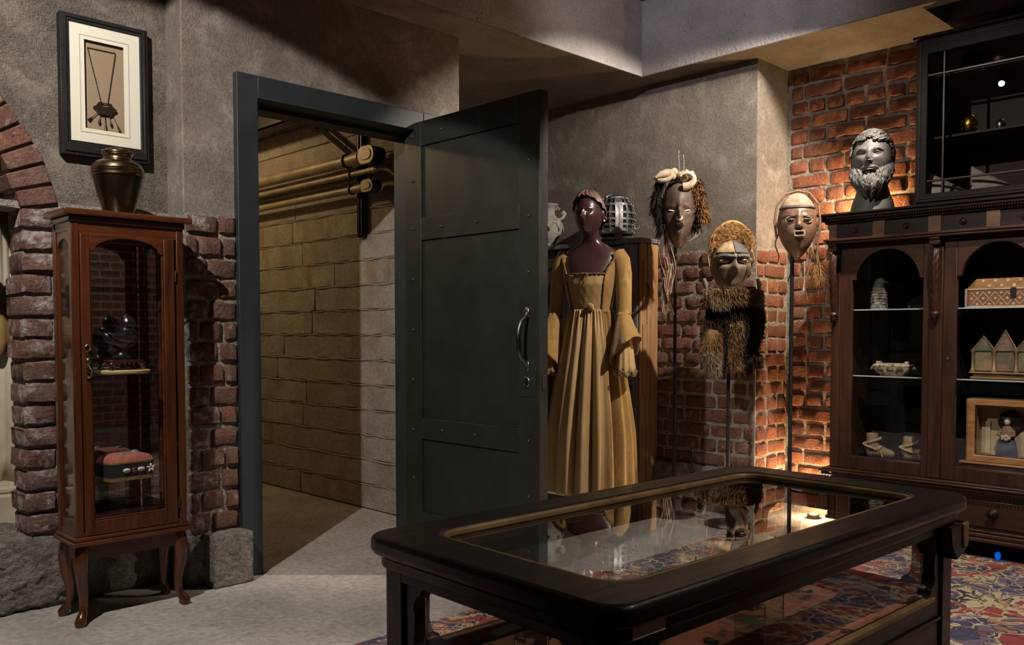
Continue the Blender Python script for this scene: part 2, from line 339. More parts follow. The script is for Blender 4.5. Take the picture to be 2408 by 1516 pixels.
CONDUIT = mat('conduit', (.40,.34,.235), (.28,.22,.14), rough=.5, metal=.25, ns=8)

# ---- rug: a field of scrolling vines and flowers
def rug_material():
    m = bpy.data.materials.new('rug_pile'); m.use_nodes = True; nt = m.node_tree; N = nt.nodes; L = nt.links; b = N['Principled BSDF']
    b.inputs['Roughness'].default_value = .95; b.inputs['Specular IOR Level'].default_value = .15; b.inputs['Sheen Weight'].default_value = .2
    tc = N.new('ShaderNodeTexCoord'); v = tc.outputs['Object']
    nz = N.new('ShaderNodeTexNoise'); nz.inputs['Scale'].default_value = 3.2; nz.inputs['Detail'].default_value = 3; L.new(v, nz.inputs['Vector'])
    off = N.new('ShaderNodeVectorMath'); off.operation = 'SCALE'; off.inputs['Scale'].default_value = .34; L.new(nz.outputs['Color'], off.inputs[0])
    wv = N.new('ShaderNodeVectorMath'); L.new(v, wv.inputs[0]); L.new(off.outputs[0], wv.inputs[1]); wv = wv.outputs[0]
    def vor(sc, feat='F1', out='Distance'):
        x = N.new('ShaderNodeTexVoronoi'); x.feature = feat; x.inputs['Scale'].default_value = sc; L.new(wv, x.inputs['Vector']); return x.outputs[out]
    def ramp(f, els, const=True):
        r = N.new('ShaderNodeValToRGB'); r.color_ramp.interpolation = 'CONSTANT' if const else 'LINEAR'; cr = r.color_ramp
        while len(cr.elements) < len(els): cr.elements.new(.5)
        for e, (p, c) in zip(cr.elements, els): e.position = p; e.color = (*c, 1)
        L.new(f, r.inputs[0]); return r.outputs[0]
    def mix(f, a, c):
        x = N.new('ShaderNodeMix'); x.data_type = 'RGBA'; L.new(f, x.inputs[0])
        for i, q in ((6, a), (7, c)):
            if hasattr(q, '__len__'): x.inputs[i].default_value = (*q, 1)
            else: L.new(q, x.inputs[i])
        return x.outputs[2]
    def rgb2f(c):
        s = N.new('ShaderNodeSeparateColor'); L.new(c, s.inputs[0]); return s.outputs[0]
    cream = (.50,.41,.24); red = (.30,.050,.045); navy = (.055,.055,.105); salm = (.42,.17,.10); viol = (.15,.11,.15); dark = (.035,.03,.03)
    big = N.new('ShaderNodeTexNoise'); big.inputs['Scale'].default_value = 3.0; big.inputs['Detail'].default_value = 1.5; L.new(wv, big.inputs['Vector'])
    field = ramp(big.outputs['Fac'], [(0, navy), (.42, viol), (.485, cream), (.495, dark), (.502, cream), (.53, red), (.60, cream), (.612, navy)])
    cell = vor(10); cc = vor(10, out='Color')
    fcol = ramp(rgb2f(cc), [(0, salm), (.3, red), (.55, cream), (.75, salm), (.9, navy)])
    fl = ramp(cell, [(0, (1,1,1)), (.30, (0,0,0))])
    ring = ramp(cell, [(0, (0,0,0)), (.30, (1,1,1)), (.345, (0,0,0))])
    core = ramp(cell, [(0, (1,1,1)), (.12, (0,0,0))])
    col = mix(fl, field, fcol); col = mix(ring, col, dark); col = mix(core, col, cream)
    vine = ramp(vor(14, 'DISTANCE_TO_EDGE'), [(0, (1,1,1)), (.035, (0,0,0))])
    small = vor(36); sm = ramp(small, [(0, (1,1,1)), (.2, (0,0,0))]); sc_ = ramp(rgb2f(vor(36, out='Color')), [(0, cream), (.35, navy), (.6, salm), (.8, dark)])
    base2 = mix(sm, col, sc_); col = mix(vine, base2, ramp(rgb2f(vor(3, out='Color')), [(0, cream), (.5, dark)]))
    f2 = N.new('ShaderNodeTexNoise'); f2.inputs['Scale'].default_value = 220; L.new(v, f2.inputs['Vector'])
    mr = N.new('ShaderNodeMapRange'); mr.inputs['To Min'].default_value = .75; mr.inputs['To Max'].default_value = 1.15; L.new(f2.outputs['Fac'], mr.inputs[0])
    sc2 = N.new('ShaderNodeVectorMath'); sc2.operation = 'SCALE'; L.new(col, sc2.inputs[0]); L.new(mr.outputs[0], sc2.inputs['Scale'])
    L.new(sc2.outputs[0], b.inputs['Base Color'])
    bp = N.new('ShaderNodeBump'); bp.inputs['Strength'].default_value = .4; bp.inputs['Distance'].default_value = .004; L.new(f2.outputs['Fac'], bp.inputs['Height']); L.new(bp.outputs[0], b.inputs['Normal'])
    return m
RUG = rug_material()
def brick_wall_material():
    m = bpy.data.materials.new('far_brick_wall'); m.use_nodes = True; nt = m.node_tree; N = nt.nodes; L = nt.links; b = N['Principled BSDF']
    b.inputs['Roughness'].default_value = .9
    tc = N.new('ShaderNodeTexCoord'); sp = N.new('ShaderNodeSeparateXYZ'); L.new(tc.outputs['Object'], sp.inputs[0])
    ad = N.new('ShaderNodeMath'); L.new(sp.outputs[0], ad.inputs[0]); L.new(sp.outputs[1], ad.inputs[1])
    cm = N.new('ShaderNodeCombineXYZ'); L.new(ad.outputs[0], cm.inputs[0]); L.new(sp.outputs[2], cm.inputs[1])
    bt = N.new('ShaderNodeTexBrick'); L.new(cm.outputs[0], bt.inputs['Vector']); bt.inputs['Scale'].default_value = 1; bt.inputs['Brick Width'].default_value = .23; bt.inputs['Row Height'].default_value = .09
    bt.inputs['Mortar Size'].default_value = .01; bt.inputs['Color1'].default_value = (.28,.10,.06,1); bt.inputs['Color2'].default_value = (.16,.07,.05,1); bt.inputs['Mortar'].default_value = (.4,.36,.31,1)
    L.new(bt.outputs['Color'], b.inputs['Base Color']); return m
FARBRICK = brick_wall_material()

KILIM = mat('kilim', (.55,.21,.14), (.05,.038,.03), rough=.95, ns=11, thr=(.53,.56), detail=5, c3=(.13,.115,.085), s3=5, t3=(.57,.60), grain=(300,.75,1.15), spec=.1)
# ================================================================ the room
YL = 3.673; YA = 3.83; X1 = 4.60; X2 = 4.96; YC = 2.71; ZS = 2.70; ZC = 3.16; YF = 3.42; XF = 4.42
struct(MB().box(-2.2, 5.4, -3.2, 9.0, -.12, 0).build('floor', FLOOR), 'worn grey concrete floor')
# wall with the arch: comb outline seen from the room
ACX, ACZ, ARO, ARI = .264, 1.433, .908, .764
AXR = ACX + .75
poly = [(-2.2, 0), (ACX-.77, 0), (ACX-.77, 1.58)] + arc(ACX, ACZ, ARI+.03, 169, 11, 30) + [(AXR+.022, 1.58), (AXR+.022, 0), (1.61, 0), (1.61, ZS), (-2.2, ZS)]
wl = struct(MB().prism(poly, YA, YA+.17).build('wall_left', PLASTER_ROUGH), 'rough grey plaster wall with brick archway')
# door wall stands a little forward
DX0, DX1, DZ = 1.93, 2.862, 2.14
wd = struct(MB().prism([(1.60,0),(DX0-.05,0),(DX0-.05,DZ+.05),(DX1+.05,DZ+.05),(DX1+.05,0),(3.137,0),(3.137,ZS),(1.60,ZS)], YL, YL+.18).build('wall_door', PLASTER, bev=.006), 'grey plaster wall around the doorway')
# recess right of the door wall and the two far walls
struct(MB().box(3.137, X1+.3, 5.0, 5.2, 0, ZS).box(3.131, 3.137, YL+.18, 5.0, 0, ZS).build('wall_recess', PLASTER))
wb = struct(MB().box(X1, X1+.2, YC+.001, 5.0, 0, ZS).build('wall_back', PLASTER), 'grey plaster wall above brick behind the masks')
wr = struct(MB().box(X2, X2+.2, -3.2, YC+.05, 0, ZC).build('wall_right', MORTARD), 'red brick wall behind the carved cabinet')
pr = struct(MB().box(X1+.002, X2+.05, YC-.0, YC+.08, 1.60, ZS).build('wall_return', PLASTER), 'plaster return beside the brick wall')
struct(MB().box(-2.2, X2+.2, -3.3, -3.1, 0, ZC).build('wall_near', FARBRICK)); struct(MB().box(-2.3, -2.1, -3.2, YA+.4, 0, ZC).build('wall_side', FARBRICK))
# dropped bulkheads and the ceiling between them
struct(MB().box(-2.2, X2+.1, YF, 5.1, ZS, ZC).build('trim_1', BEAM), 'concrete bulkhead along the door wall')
b2 = MB()
b2.prism([(XF,ZS),(4.50,ZS),(4.50,ZC),(XF,ZC)], -3.2, YF); b2.box(4.50, 4.76, 1.72, YF, ZS, ZC); b2.box(4.76, X2, -3.2, YF, ZS, ZC); b2.box(4.50, 4.76, -3.2, 1.72, ZS+.28, ZC)
struct(b2.build('trim_2', BEAM), 'concrete bulkhead above the carved cabinet with a dark slot')
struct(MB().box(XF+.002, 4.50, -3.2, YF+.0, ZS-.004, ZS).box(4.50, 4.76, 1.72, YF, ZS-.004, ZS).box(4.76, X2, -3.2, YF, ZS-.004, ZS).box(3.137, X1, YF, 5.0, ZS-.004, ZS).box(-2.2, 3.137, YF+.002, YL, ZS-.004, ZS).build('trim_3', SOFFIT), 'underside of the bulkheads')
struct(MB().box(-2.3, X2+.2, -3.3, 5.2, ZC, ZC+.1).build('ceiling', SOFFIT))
# vent stub on the corner
struct(MB().box(X2-.014, X2, -3.1, .95, 0, ZS).build('wall_right_far', FARBRICK), 'brick wall right of the carved cabinet')
# ---- bricks
def brick_mesh(L_, H_, D_, seed):
    r = random.Random(seed); nx = 7 if L_ > .15 else 5; nz = 4
    xs = [-.5] + [-.5+.07*(.1/L_)*1.4] + [-.5 + (i+1)/(nx-2) for i in range(nx-3)][:nx-3] + [.5-.07*(.1/L_)*1.4] + [.5]
    xs = sorted(set(xs)); zs = [-.5, -.40, .40, .5]
    vs = []; fs = []; m = len(xs)
    for j, z in enumerate(zs):
        for i, x in enumerate(xs):
            e = (i in (0, m-1)) + (j in (0, 3))
            y = (0, .008, .016)[e] + r.uniform(-.0038, .0038)
            k = 1 - (.03 if e == 2 else 0)
            vs.append(((x*L_ + r.uniform(-.003,.003))*k, y, (z*H_ + r.uniform(-.003,.003))*k))
    for j in range(3):
        for i in range(m-1): fs.append((j*m+i, j*m+i+1, (j+1)*m+i+1, (j+1)*m+i))
    ring = [i for i in range(m)] + [j*m+m-1 for j in (1,2,3)] + [3*m+i for i in range(m-2,-1,-1)] + [2*m, m]
    b = len(vs)
    for q in ring: x, y, z = vs[q]; vs.append((x, D_, z))
    n = len(ring)
    for q in range(n): fs.append((ring[q], b+q, b+(q+1)%n, ring[(q+1)%n]))
    me = bpy.data.meshes.new('brick'); me.from_pydata(vs, [], fs); me.update()
    me.polygons.foreach_set('use_smooth', [True]*len(me.polygons)); me.set_sharp_from_angle(angle=R(50)); return me
def brick_set(m, depth):
    out = {}
    for kind, l in (('s', .215), ('h', .105)):
        out[kind] = []
        for k in range(6):
            me = brick_mesh(l, .068, depth, k*7+len(kind)+int(l*1000)); me.materials.append(m); out[kind].append(me)
    return out
def lay(parent, sets, origin, ax, out, u0, u1, z0, rows, pitch, lh=(.125, .235), proud=.016, jitter=1.0, skip=None, cap=None):
    """courses of single bricks; ax = direction along the wall, out = normal into the room"""
    ax = Vector(ax); out = Vector(out); rz = math.atan2(ax.y, ax.x); cnt = 0
    for r in range(rows):
        z = z0 + (r+.5)*pitch; u = u0 - (0 if r % 2 else random.uniform(0, .06)); first = True
        pat = 'h' if r % 2 else 's'
        while u < u1 - .03:
            k = pat if random.random() < .86 else ('s' if pat == 'h' else 'h')
            l = (lh[0] if k == 'h' else lh[1]) * random.uniform(.94, 1.06)
            if first and r % 2 == 0: l *= random.uniform(.5, .75)
            first = False
            a, b = max(u, u0), min(u+l, u1)
            if b - a > .035:
                ln = b - a - .016
                kk = 's' if ln > .155 else 'h'; base = .215 if kk == 's' else .105
                c = (a+b)/2
                if not (skip and skip(c, z)):
                    me = random.choice(sets[kk])
                    p = Vector(origin) + ax*c + out*(proud + random.uniform(-.005, .005)*jitter); p.z = z + random.uniform(-.003,.003)*jitter
                    link('brick', me, parent, p, (random.uniform(-.02,.02)*jitter, random.uniform(-.012,.012)*jitter, rz + random.uniform(-.02,.02)*jitter), (ln/base, 1, (pitch-.018)/.068*random.uniform(.96,1.04)))
                    cnt += 1
            u += l
    return cnt
SW = brick_set(BRICKW, .10); SB = brick_set(BRICKM, .05); SR = brick_set(BRICKR, .05)
# left pier beside the arch (front faces -Y): corner bricks reach back into the opening
MB().box(AXR+.014, 1.60, YA-.004, YA+.165, .28, 1.615).build('mortar_bed', MORTAR, wl)
SWD = brick_set(BRICKW, .19)
for r in range(15):
    z = .295 + (r+.5)*.0862; ln = .125 if r % 2 else .150
    sc = (ln-.012)/.105
    link('brick', random.choice(SWD['h']), wl, (AXR + ln/2 - .006 + random.uniform(-.006,.006), YA-.022+random.uniform(-.006,.006), z), (random.uniform(-.03,.03), random.uniform(-.015,.015), random.uniform(-.03,.03)), (sc, 1, (.0862-.014)/.068))
    u = AXR + ln
    while u < 1.59:
        l = min(random.choice((.12, .225)), 1.60-u)
        if l < .05: break
        kk = 's' if l > .15 else 'h'
        link('brick', random.choice(SW[kk]), wl, (u + l/2, YA-.012+random.uniform(-.005,.005), z+random.uniform(-.002,.002)), (0, random.uniform(-.012,.012), random.uniform(-.02,.02)), ((l-.016)/(.215 if kk=='s' else .105), 1, (.0862-.018)/.068))
        u += l
# arch ring of wedge bricks
nb = 30
for i in range(nb):
    a0 = R(11) + i*(PI-2*R(11))/nb; a1 = a0 + (PI-2*R(11))/nb; am = (a0+a1)/2; h = (a1-a0)/2*.86
    vs = []; rr = random.Random(i)
    lo, hi = ARI + rr.uniform(-.008,.008), ARO - .004 + rr.uniform(-.006,.004)
    bmv = MB()
    def P(rad, da, y): return (ACX + rad*math.cos(am+da), y, ACZ + rad*math.sin(am+da))
    y0 = YA - .022 + rr.uniform(-.005,.005); y1 = YA + .168
    m4 = [(lo,-h),(hi,-h),(hi,h),(lo,h)]
    bmv.add([P(a,d,y0) for a,d in m4] + [P(a,d,y1) for a,d in m4], [(0,1,2,3),(7,6,5,4),(0,4,5,1),(1,5,6,2),(2,6,7,3),(3,7,4,0)])
    bmv.build('brick', BRICKM, wl, bev=.006, seg=2)
am_ = MB().ring(arc(ACX,ACZ,ARO-.006,11,169,40)+[(ACX,ACZ+.2)], arc(ACX,ACZ,ARI+.012,11,169,40)+[(ACX,ACZ+.2)], YA-.002, YA+.16); am_.build('mortar_arch', MORTAR, wl)
# brick pier between ridge and door frame
MB().box(1.603, DX0-.10, YL-.004, YL+.05, .18, 1.607).build('mortar_bed', MORTAR, wd)
MB().box(1.597, 1.65, YL+.0, YA+.02, .18, 1.607).build('mortar_bed', MORTAR, wd)
for r in range(15):
    z = .225 + (r+.5)*.0922
    if r % 2: spans = [(1.600, 1.655), (1.655, 1.765), (1.765, 1.832)]
    else: spans = [(1.600, 1.70), (1.70, 1.832)]
    if r % 3 == 2: spans = [(1.600, 1.745), (1.745, 1.832)]
    for q, (a, b) in enumerate(spans):
        l = b-a-.014; st = SWD if q == 0 else SB
        link('brick', random.choice(st['h']), wd, ((a+b)/2, YL-.020+random.uniform(-.006,.005), z+random.uniform(-.003,.003)), (random.uniform(-.03,.03), random.uniform(-.02,.02), random.uniform(-.03,.03)), (l/.105, .75 if q == 0 else 1, (.0922-.018)/.068))
# back wall bricks (faces -X): along -Y from the corner leftwards
MB().box(X1-.006, X1+.02, YC-.004, 3.47, 0, 1.605).build('mortar_bed', MORTAR, wb)
lay(wb, SB, (X1,0,0), (0,-1,0), (-1,0,0), -3.46, -YC, .27, 15, .0885)
# return bricks (face -Y)
MB().box(X1-.004, X2+.02, YC-.006, YC+.05, 0, 1.605).build('mortar_bed', MORTAR, pr)
lay(pr, SR, (0,YC,0), (1,0,0), (0,-1,0), X1-.004, X2-.005, .0, 18, .0885)
# right wall bricks
lay(wr, SR, (X2,0,0), (0,-1,0), (-1,0,0), -YC+.02, -1.55, .02, 30, .0885, lh=(.118,.232), proud=.012)
# plinth stones
def rock(name, x0, x1, y0, y1, z0, z1, parent, m, amp=.012, seed=0, n=14, edge=.012):
    bm = bmesh.new(); bmesh.ops.create_cube(bm, size=1); bmesh.ops.subdivide_edges(bm, edges=bm.edges, cuts=n, use_grid_fill=True)
    for v in bm.verts:
        x, y, z = v.co; d = v.co.normalized()
        px, py, pz = x0+(x+.5)*(x1-x0), y0+(y+.5)*(y1-y0), z0+(z+.5)*(z1-z0)
        k = amp*(vnoise(px*22, py*22, pz*22, seed) + .6*vnoise(px*57, py*57, pz*57, seed+3)); e = sum(abs(q) > .46 for q in (x,y,z))
        v.co = Vector((px, py, pz)) + d*(k - (edge if e >= 2 else 0))
        if v.co.z < 0: v.co.z = 0
    me = bpy.data.meshes.new(name); bm.to_mesh(me); bm.free(); me.materials.append(m)
    me.polygons.foreach_set('use_smooth', [True]*len(me.polygons))
    o = bpy.data.objects.new(name, me); C.objects.link(o); o.parent = parent; return o
rock('plinth_stone', .55, 1.17, YA-.035, YA+.35, 0, .285, wl, STONE, .016, 1, 34, .008)
rock('plinth_stone', 1.16, 1.60, YA-.02, YA+.2, 0, .285, wl, STONE, .01, 2)
rock('plinth_stone', 1.585, 1.70, YL-.02, YL+.2, 0, .22, wd, STONE, .012, 5)
rock('plinth_stone', 1.660, 1.842, YL-.115, YL+.1, 0, .225, wd, STONE, .0035, 4, 22, .003)
rock('plinth_stone', X1-.06, X1+.1, YC+.02, 3.46, 0, .275, wb, STONE, .016, 6, 18)
# niche behind the arch
struct(MB().box(-1.2, 1.9, 4.75, 4.85, 0, 2.6).box(1.3, 1.4, YA+.17, 4.8, 0, 2.6).box(-1.3, -1.2, YA+.17, 4.8, 0, 2.6).box(-1.3, 1.4, YA+.17, 4.85, 2.45, 2.6).build('wall_niche', NICHE), 'pale niche behind the arch')
dr = thing('draped_cloth', 'cream cloth hanging in folds inside the brick archway', 'cloth', (1.06, 4.42, 0))
def drape(i, j):
    x = -.28 + .5*i; z = .42 + 1.25*j
    return (x, .03*math.sin(i*34+3*j)+.015*math.sin(i*71), z)
MB().grid(drape, 60, 10).build('fold', DRAPE, dr, smooth=60, solid=.006)
def drape2(i, j): return (-.26 + .44*i, -.06+.02*math.sin(i*28), 1.02 + .22*j + .03*math.sin(i*9))
MB().grid(drape2, 30, 4).build('sash', AMBERC, dr, smooth=60, solid=.006)
MB().box(-.36, .30, -.20, .20, 0, .40).box(-.33,.27,-.17,.17,.40,.43).build('pedestal', DRAPE, dr, bev=.01)

# ---------------------------------------------------------------- corridor behind the door
XCW = 3.10
struct(MB().box(XCW+.012, XCW+.03, YL+.20, 9.0, 0, 2.95).build('wall_corridor_right', CORRJ))
wc = bpy.data.objects['wall_corridor_right']; wc['label'] = 'board marked concrete corridor wall'
pm = {}
for r in range(19):
    z0 = r*.154 + .005; y = YL+.20 - random.uniform(0, .9)
    while y < 9.0:
        l = random.uniform(.9, 1.9); a, b = max(y, YL+.21), min(y+l, 9.0)
        if b - a > .1 and a < 8.5:
            off = random.uniform(0, .006)
            MB().box(XCW-off, XCW+.02, a+.003, b-.003, z0+.002, z0+.152).build('concrete_panel', CORR, wc, bev=.004, seg=1)
            if r < 12 and a < 6.5:   # thin fin of squeezed cement on the joint
                f = MB(); pts = [(XCW-off-.001+.003*math.sin(k*2.3), a+(b-a)*k/14, z0+.151+.004*math.sin(k*1.7+r)) for k in range(15)]
                f.tube(pts, [.0035+.003*abs(math.sin(k*3.1+r)) for k in range(15)], 5); f.build('cement_fin', CORR, wc)
        y += l
struct(MB().box(1.3, 1.4, YL+.20, 9.0, 0, 2.95).build('wall_corridor_left', CORR)); struct(MB().box(1.3, 3.2, 8.9, 9.0, 0, 2.95).build('wall_corridor_end', CORR))
struct(MB().box(1.3, 3.2, YL+.20, 9.0, 2.80, 2.95).build('ceiling_corridor', CORR))
struct(MB().box(1.3, DX0-.06, YL+.18, YL+.20, 0, 2.9).box(DX1+.06, 3.12, YL+.18, YL+.20, 0, 2.9).box(1.3, 3.12, YL+.18, YL+.20, DZ+.06, 2.9).build('wall_corridor_front', CORR))

# ---------------------------------------------------------------- door frame and door
fr = thing('door_1', None, None); fr['kind'] = 'structure'; fr['label'] = 'dark slate painted door frame standing open'
FW = .100
MB().box(DX0-FW, DX0, YL-.035, YL+.20, 0, DZ+FW).build('jamb', FRAMEP, fr, bev=.003)
MB().box(DX1, DX1+FW, YL-.035, YL+.20, 0, DZ+FW).build('jamb', FRAMEP, fr, bev=.003)
MB().box(DX0, DX1, YL-.035, YL+.20, DZ, DZ+FW).build('frame_header', FRAMEP, fr, bev=.003)
MB().box(DX0, DX0+.018, YL+.085, YL+.20, 0, DZ-.018).box(DX1-.018, DX1, YL+.085, YL+.20, 0, DZ-.018).box(DX0, DX1, YL+.085, YL+.20, DZ-.018, DZ).build('door_stop', FRAMEP, fr)
# leaf: opened square into the room, hinged on the right jamb. local x runs from hinge to free edge, front face at y = 0
dl = thing('door_2', None, None, (2.80, 3.72, 0), -90); dl['kind'] = 'structure'; dl['label'] = 'dark green grey panelled door with rivets standing open'
W_ = .985; HT = 2.175
def dx(Y): return YL-.012 - Y
MB().box(0, W_, .012, .055, .012, HT).build('door_core', DOORP, dl)
x_l, x_r = .135, .855
MB().box(0, x_l, 0, .014, .012, HT).build('stile', DOORP, dl, bev=.002); MB().box(x_r, W_, 0, .014, .012, HT).build('stile', DOORP, dl, bev=.002)
for z0, z1 in ((2.05, HT), (1.57, 1.685), (.545, .655), (.012, .165)): MB().box(x_l, x_r, 0, .0135, z0, z1).build('rail', DOORP, dl, bev=.002)
for z0, z1 in ((1.685, 2.05), (.655, 1.57), (.165, .545)): MB().box(x_l+.001, x_r-.001, .0105, .014, z0+.001, z1-.001).build('panel', DOORP, dl)
rv = MB()
prof = [(.0001,.007),(.004,.0062),(.0075,.004),(.0092,0)]
rvm = MB(); rvm.M = Matrix.Rotation(R(90), 4, 'X'); rvm.lathe(prof[::-1], 12); rvo = rvm.build('rivet', RIVET, dl, smooth=60); rme = rvo.data
pts = [(.066, z) for z in (.07,.335,.59,.85,1.11,1.372,1.634,1.878,2.11)] + [(.919, z) for z in (.09,.348,.603,1.369,1.624,1.87,2.11)] + \
      [(.30, 2.11), (.55, 2.11), (.30,1.628), (.56,1.628), (.30,.60), (.55,.60), (.30,.09), (.55,.09)]
for i, (x, z) in enumerate(pts):
    if i == 0: rvo.location = (x, -.0005, z)
    else: link('rivet', rme, dl, (x, -.0005, z))
h = MB(); h.tube([(0.9130,-.004,1.185),(0.9130,-.012,1.165),(0.9110,-.040,1.145),(0.9090,-.052,1.11),(0.9080,-.055,1.07),(0.9090,-.052,1.02),(0.9110,-.042,.985),(0.9130,-.014,.962),(0.9130,-.004,.945)],[.009,.010,.0095,.010,.011,.010,.0095,.010,.009],12)
for z in (1.187,.945): h.M = Matrix.Translation((0.9130,-.004,z)) @ Matrix.Rotation(R(90),4,'X'); h.lathe([(.018,-.006),(.018,.002),(.012,.006),(.0005,.007)], 20, sy=1.4); h.M = None
lab(h.build('pull_handle', STEEL, dl, smooth=60), 'worn steel pull handle')
lp = MB().box(0.8550, 0.9670, -.0035, 0, .805, .935).build('lock_plate', mat('lock_plate', (.035,.042,.040), (.03,.035,.033), rough=.4, metal=.3), dl, bev=.002)
lk = MB(); lk.M = Matrix.Translation((0.9110,-.003,.872)) @ Matrix.Rotation(R(90),4,'X'); lk.lathe([(.026,0),(.026,.006),(.022,.010),(.018,.010),(.017,.006),(.0005,.006)], 24); lk.build('lock_cylinder', STEEL, lp, smooth=50)
kh = MB().box(0.9095,0.9125,-.0105,-.0085,.864,.879).build('keyhole', BLACK, lp)
for a in (0.8630,0.9590):
    for z in (.813,.927):
        s = MB(); s.M = Matrix.Translation((a,-.003,z)) @ Matrix.Rotation(R(90),4,'X'); s.lathe([(.0045,0),(.0035,.002),(.0005,.0025)], 8); s.build('screw', STEEL, lp)
MB().box(W_, W_+.003, .018, .042, .84, .905).build('strike_plate', STEEL, dl)
for z in (.3, 1.1, 1.9): MB().cyl((-.006,.03,z-.05),(-.006,.03,z+.05),.008,10).build('hinge', DARKST, dl)

# ================================================================ lamps
def track_lamp(i, pos, aim, watts, cone, blend, col, label):
    t = thing('track_lamp', label, 'lamp', pos, 0, 'ceiling track lamps')
    d = (Vector(aim)-Vector(pos)).normalized(); q = d.to_track_quat('-Z', 'Y')
    b = MB(); b.M = q.to_matrix().to_4x4(); b.lathe([(.045,.02),(.048,.02),(.048,.13),(.03,.15),(.0005,.15)], 24); b.lathe([(.044,.021),(.044,.05),(.0005,.05)],24)
    b.build('lamp_can', DARKST, t, smooth=40)
    g = MB(); g.M = q.to_matrix().to_4x4(); g.lathe([(.036,.030),(.0005,.031)],20); g.build('bulb', LAMPG, t)
    p = q @ Vector((0,0,.14)); MB().cyl(p, (p.x, p.y, ZC-pos[2]-.03), .008, 10).build('stem', DARKST, t)
    MB().box(-.05,.05,-.02,.02, ZC-pos[2]-.03, ZC-pos[2]).build('track_adapter', DARKST, t)
    l = bpy.data.lights.new('lamp_light', 'SPOT'); l.energy = watts; l.color = col; l.spot_size = R(cone); l.spot_blend = blend; l.shadow_soft_size = .02
    o = bpy.data.objects.new('lamp_light', l); C.objects.link(o); o.parent = t; o.location = q @ Vector((0,0,-.005)); o.rotation_euler = q.to_euler()
for i, (p, a, wt, cn, bl, co, lb) in enumerate(LAMPS): track_lamp(i, p, a, wt, cn, bl, co, lb)
def puck(pos, label, watts, col, r=.03, aim=None):
    t = thing('uplight', label, 'lamp', pos)
    MB().lathe([(r*1.2,0),(r*1.2,.022),(r,.026),(r*.9,.026),(r*.9,.014),(.0005,.014)],20).build('housing', DARKST, t, smooth=40)
    MB().lathe([(r*.85,.016),(.0005,.0165)],16).build('bulb', WARMG, t)
    l = bpy.data.lights.new('lamp_light','POINT'); l.energy = watts; l.color = col; l.shadow_soft_size = .02
    o = bpy.data.objects.new('lamp_light', l); C.objects.link(o); o.parent = t; o.location = (0,0,.05)
puck((4.86, 2.205, 1.7245), 'small warm uplight on the cabinet top behind the bearded bust', 18.0, (1, .64, .30), .02)
puck((4.82, 2.44, 0.0), 'small warm uplight on the floor beside the carved cabinet', 32.0, (1, .66, .34), .03)
# corridor lamp: a wall tube high on the left
cl = thing('corridor_lamp', 'warm tube lamp high on the hidden corridor wall', 'lamp', (1.85, 5.9, 2.70))
MB().box(-.05,.03,-.5,.5,.02,.06).build('housing', DARKST, cl); MB().cyl((0,-.48,0),(0,.48,0),.018,12).build('tube', WARMG, cl)
l = bpy.data.lights.new('lamp_light','POINT'); l.energy = 26; l.color = (1,.70,.36); l.shadow_soft_size = .05
lo_ = bpy.data.objects.new('lamp_light', l); C.objects.link(lo_); lo_.parent = cl; lo_.location = (.10,-.1,-.06)

# ================================================================ corridor pipes
GP = 'conduits on the corridor wall'
def conduit(y_end, z, r, x, label, box=None, y_far=8.6):
    t = thing('conduit', label, 'pipe', (x, y_end, z), 0, GP)
    MB().cyl((0,0,0),(0,y_far-y_end,0),r,16).build('pipe', CONDUIT, t, smooth=50)
    MB().cyl((0,.02,0),(0,.10,0),r*1.18,16).build('coupling', CONDUIT, t, smooth=50)
    if box:
        bl, bh, bd = box
        out = arc(0,0,bh,-90,90,8); o2 = [(-x_+0, z_) for x_, z_ in out]
        pr_ = [(bl/2-bh + px_, pz_) for px_, pz_ in arc(0,0,bh,-90,90,8)] + [(-bl/2+bh + px_, pz_) for px_, pz_ in arc(0,0,bh,90,270,8)]
        b = MB(); b.M = Matrix.Translation((0,-bl/2,0)) @ Matrix.Rotation(R(-90),4,'Z'); b.prism(pr_, -bd*.45, bd*.55); o = b.build('conduit_body', DARKST, t, bev=.004)
        b = MB(); b.M = Matrix.Translation((0,-bl/2,0)) @ Matrix.Rotation(R(-90),4,'Z'); b.prism([(p*1.02,q*1.05) for p,q in pr_], -bd*.45-.007, -bd*.45); b.prism([(p*.72,q*.6) for p,q in pr_], -bd*.45-.012, -bd*.45-.007); b.build('cover', CONDUIT, t, bev=.002)
    else:
        MB().tube([(0,0,0),(0,-.05,-.003),(.01,-.10,-.02),(.03,-.14,-.06),(.04,-.15,-.12)], r*.75, 10).build('flex', CONDUIT, t, smooth=60)
    k = MB(); k.tube([(r*1.12*math.cos(q), 0, r*1.12*math.sin(q)) for q in np.linspace(0, 2*PI, 20)[:-1]], .005, 6, True)
    for q in np.linspace(0, 2*PI, 9)[:-1]: k.ball((r*1.22*math.cos(q), 0, r*1.22*math.sin(q)), .006, 6, 4)
    kk = k.build('clamp', DARKST, t, smooth=60); kk.location = (0, 4.54-y_end, 0)
    return t
conduit(4.37, 2.128, .036, 2.99, 'thick upper conduit ending in an oval junction box', (.16, .050, .085))
conduit(4.26, 2.052, .017, 3.018, 'thin middle conduit ending in a bent flexible tail')
conduit(4.40, 1.960, .022, 3.02, 'lower conduit ending in a small oval junction box', (.12, .036, .065))
st = thing('strut_channel', 'black slotted channel holding the conduits on the corridor wall', 'bracket', (3.06, 4.52, 1.68))
MB().box(0,.04,-.028,-.022,0,1.0).box(0,.04,.022,.028,0,1.0).box(.032,.04,-.028,.028,0,1.0).box(0,.006,-.028,-.010,0,1.0).box(0,.006,.010,.028,0,1.0).build('channel', DARKST, st)
MB().box(.01,.032,-.03,.03,-.004,0).build('end_cap', DARKST, st)
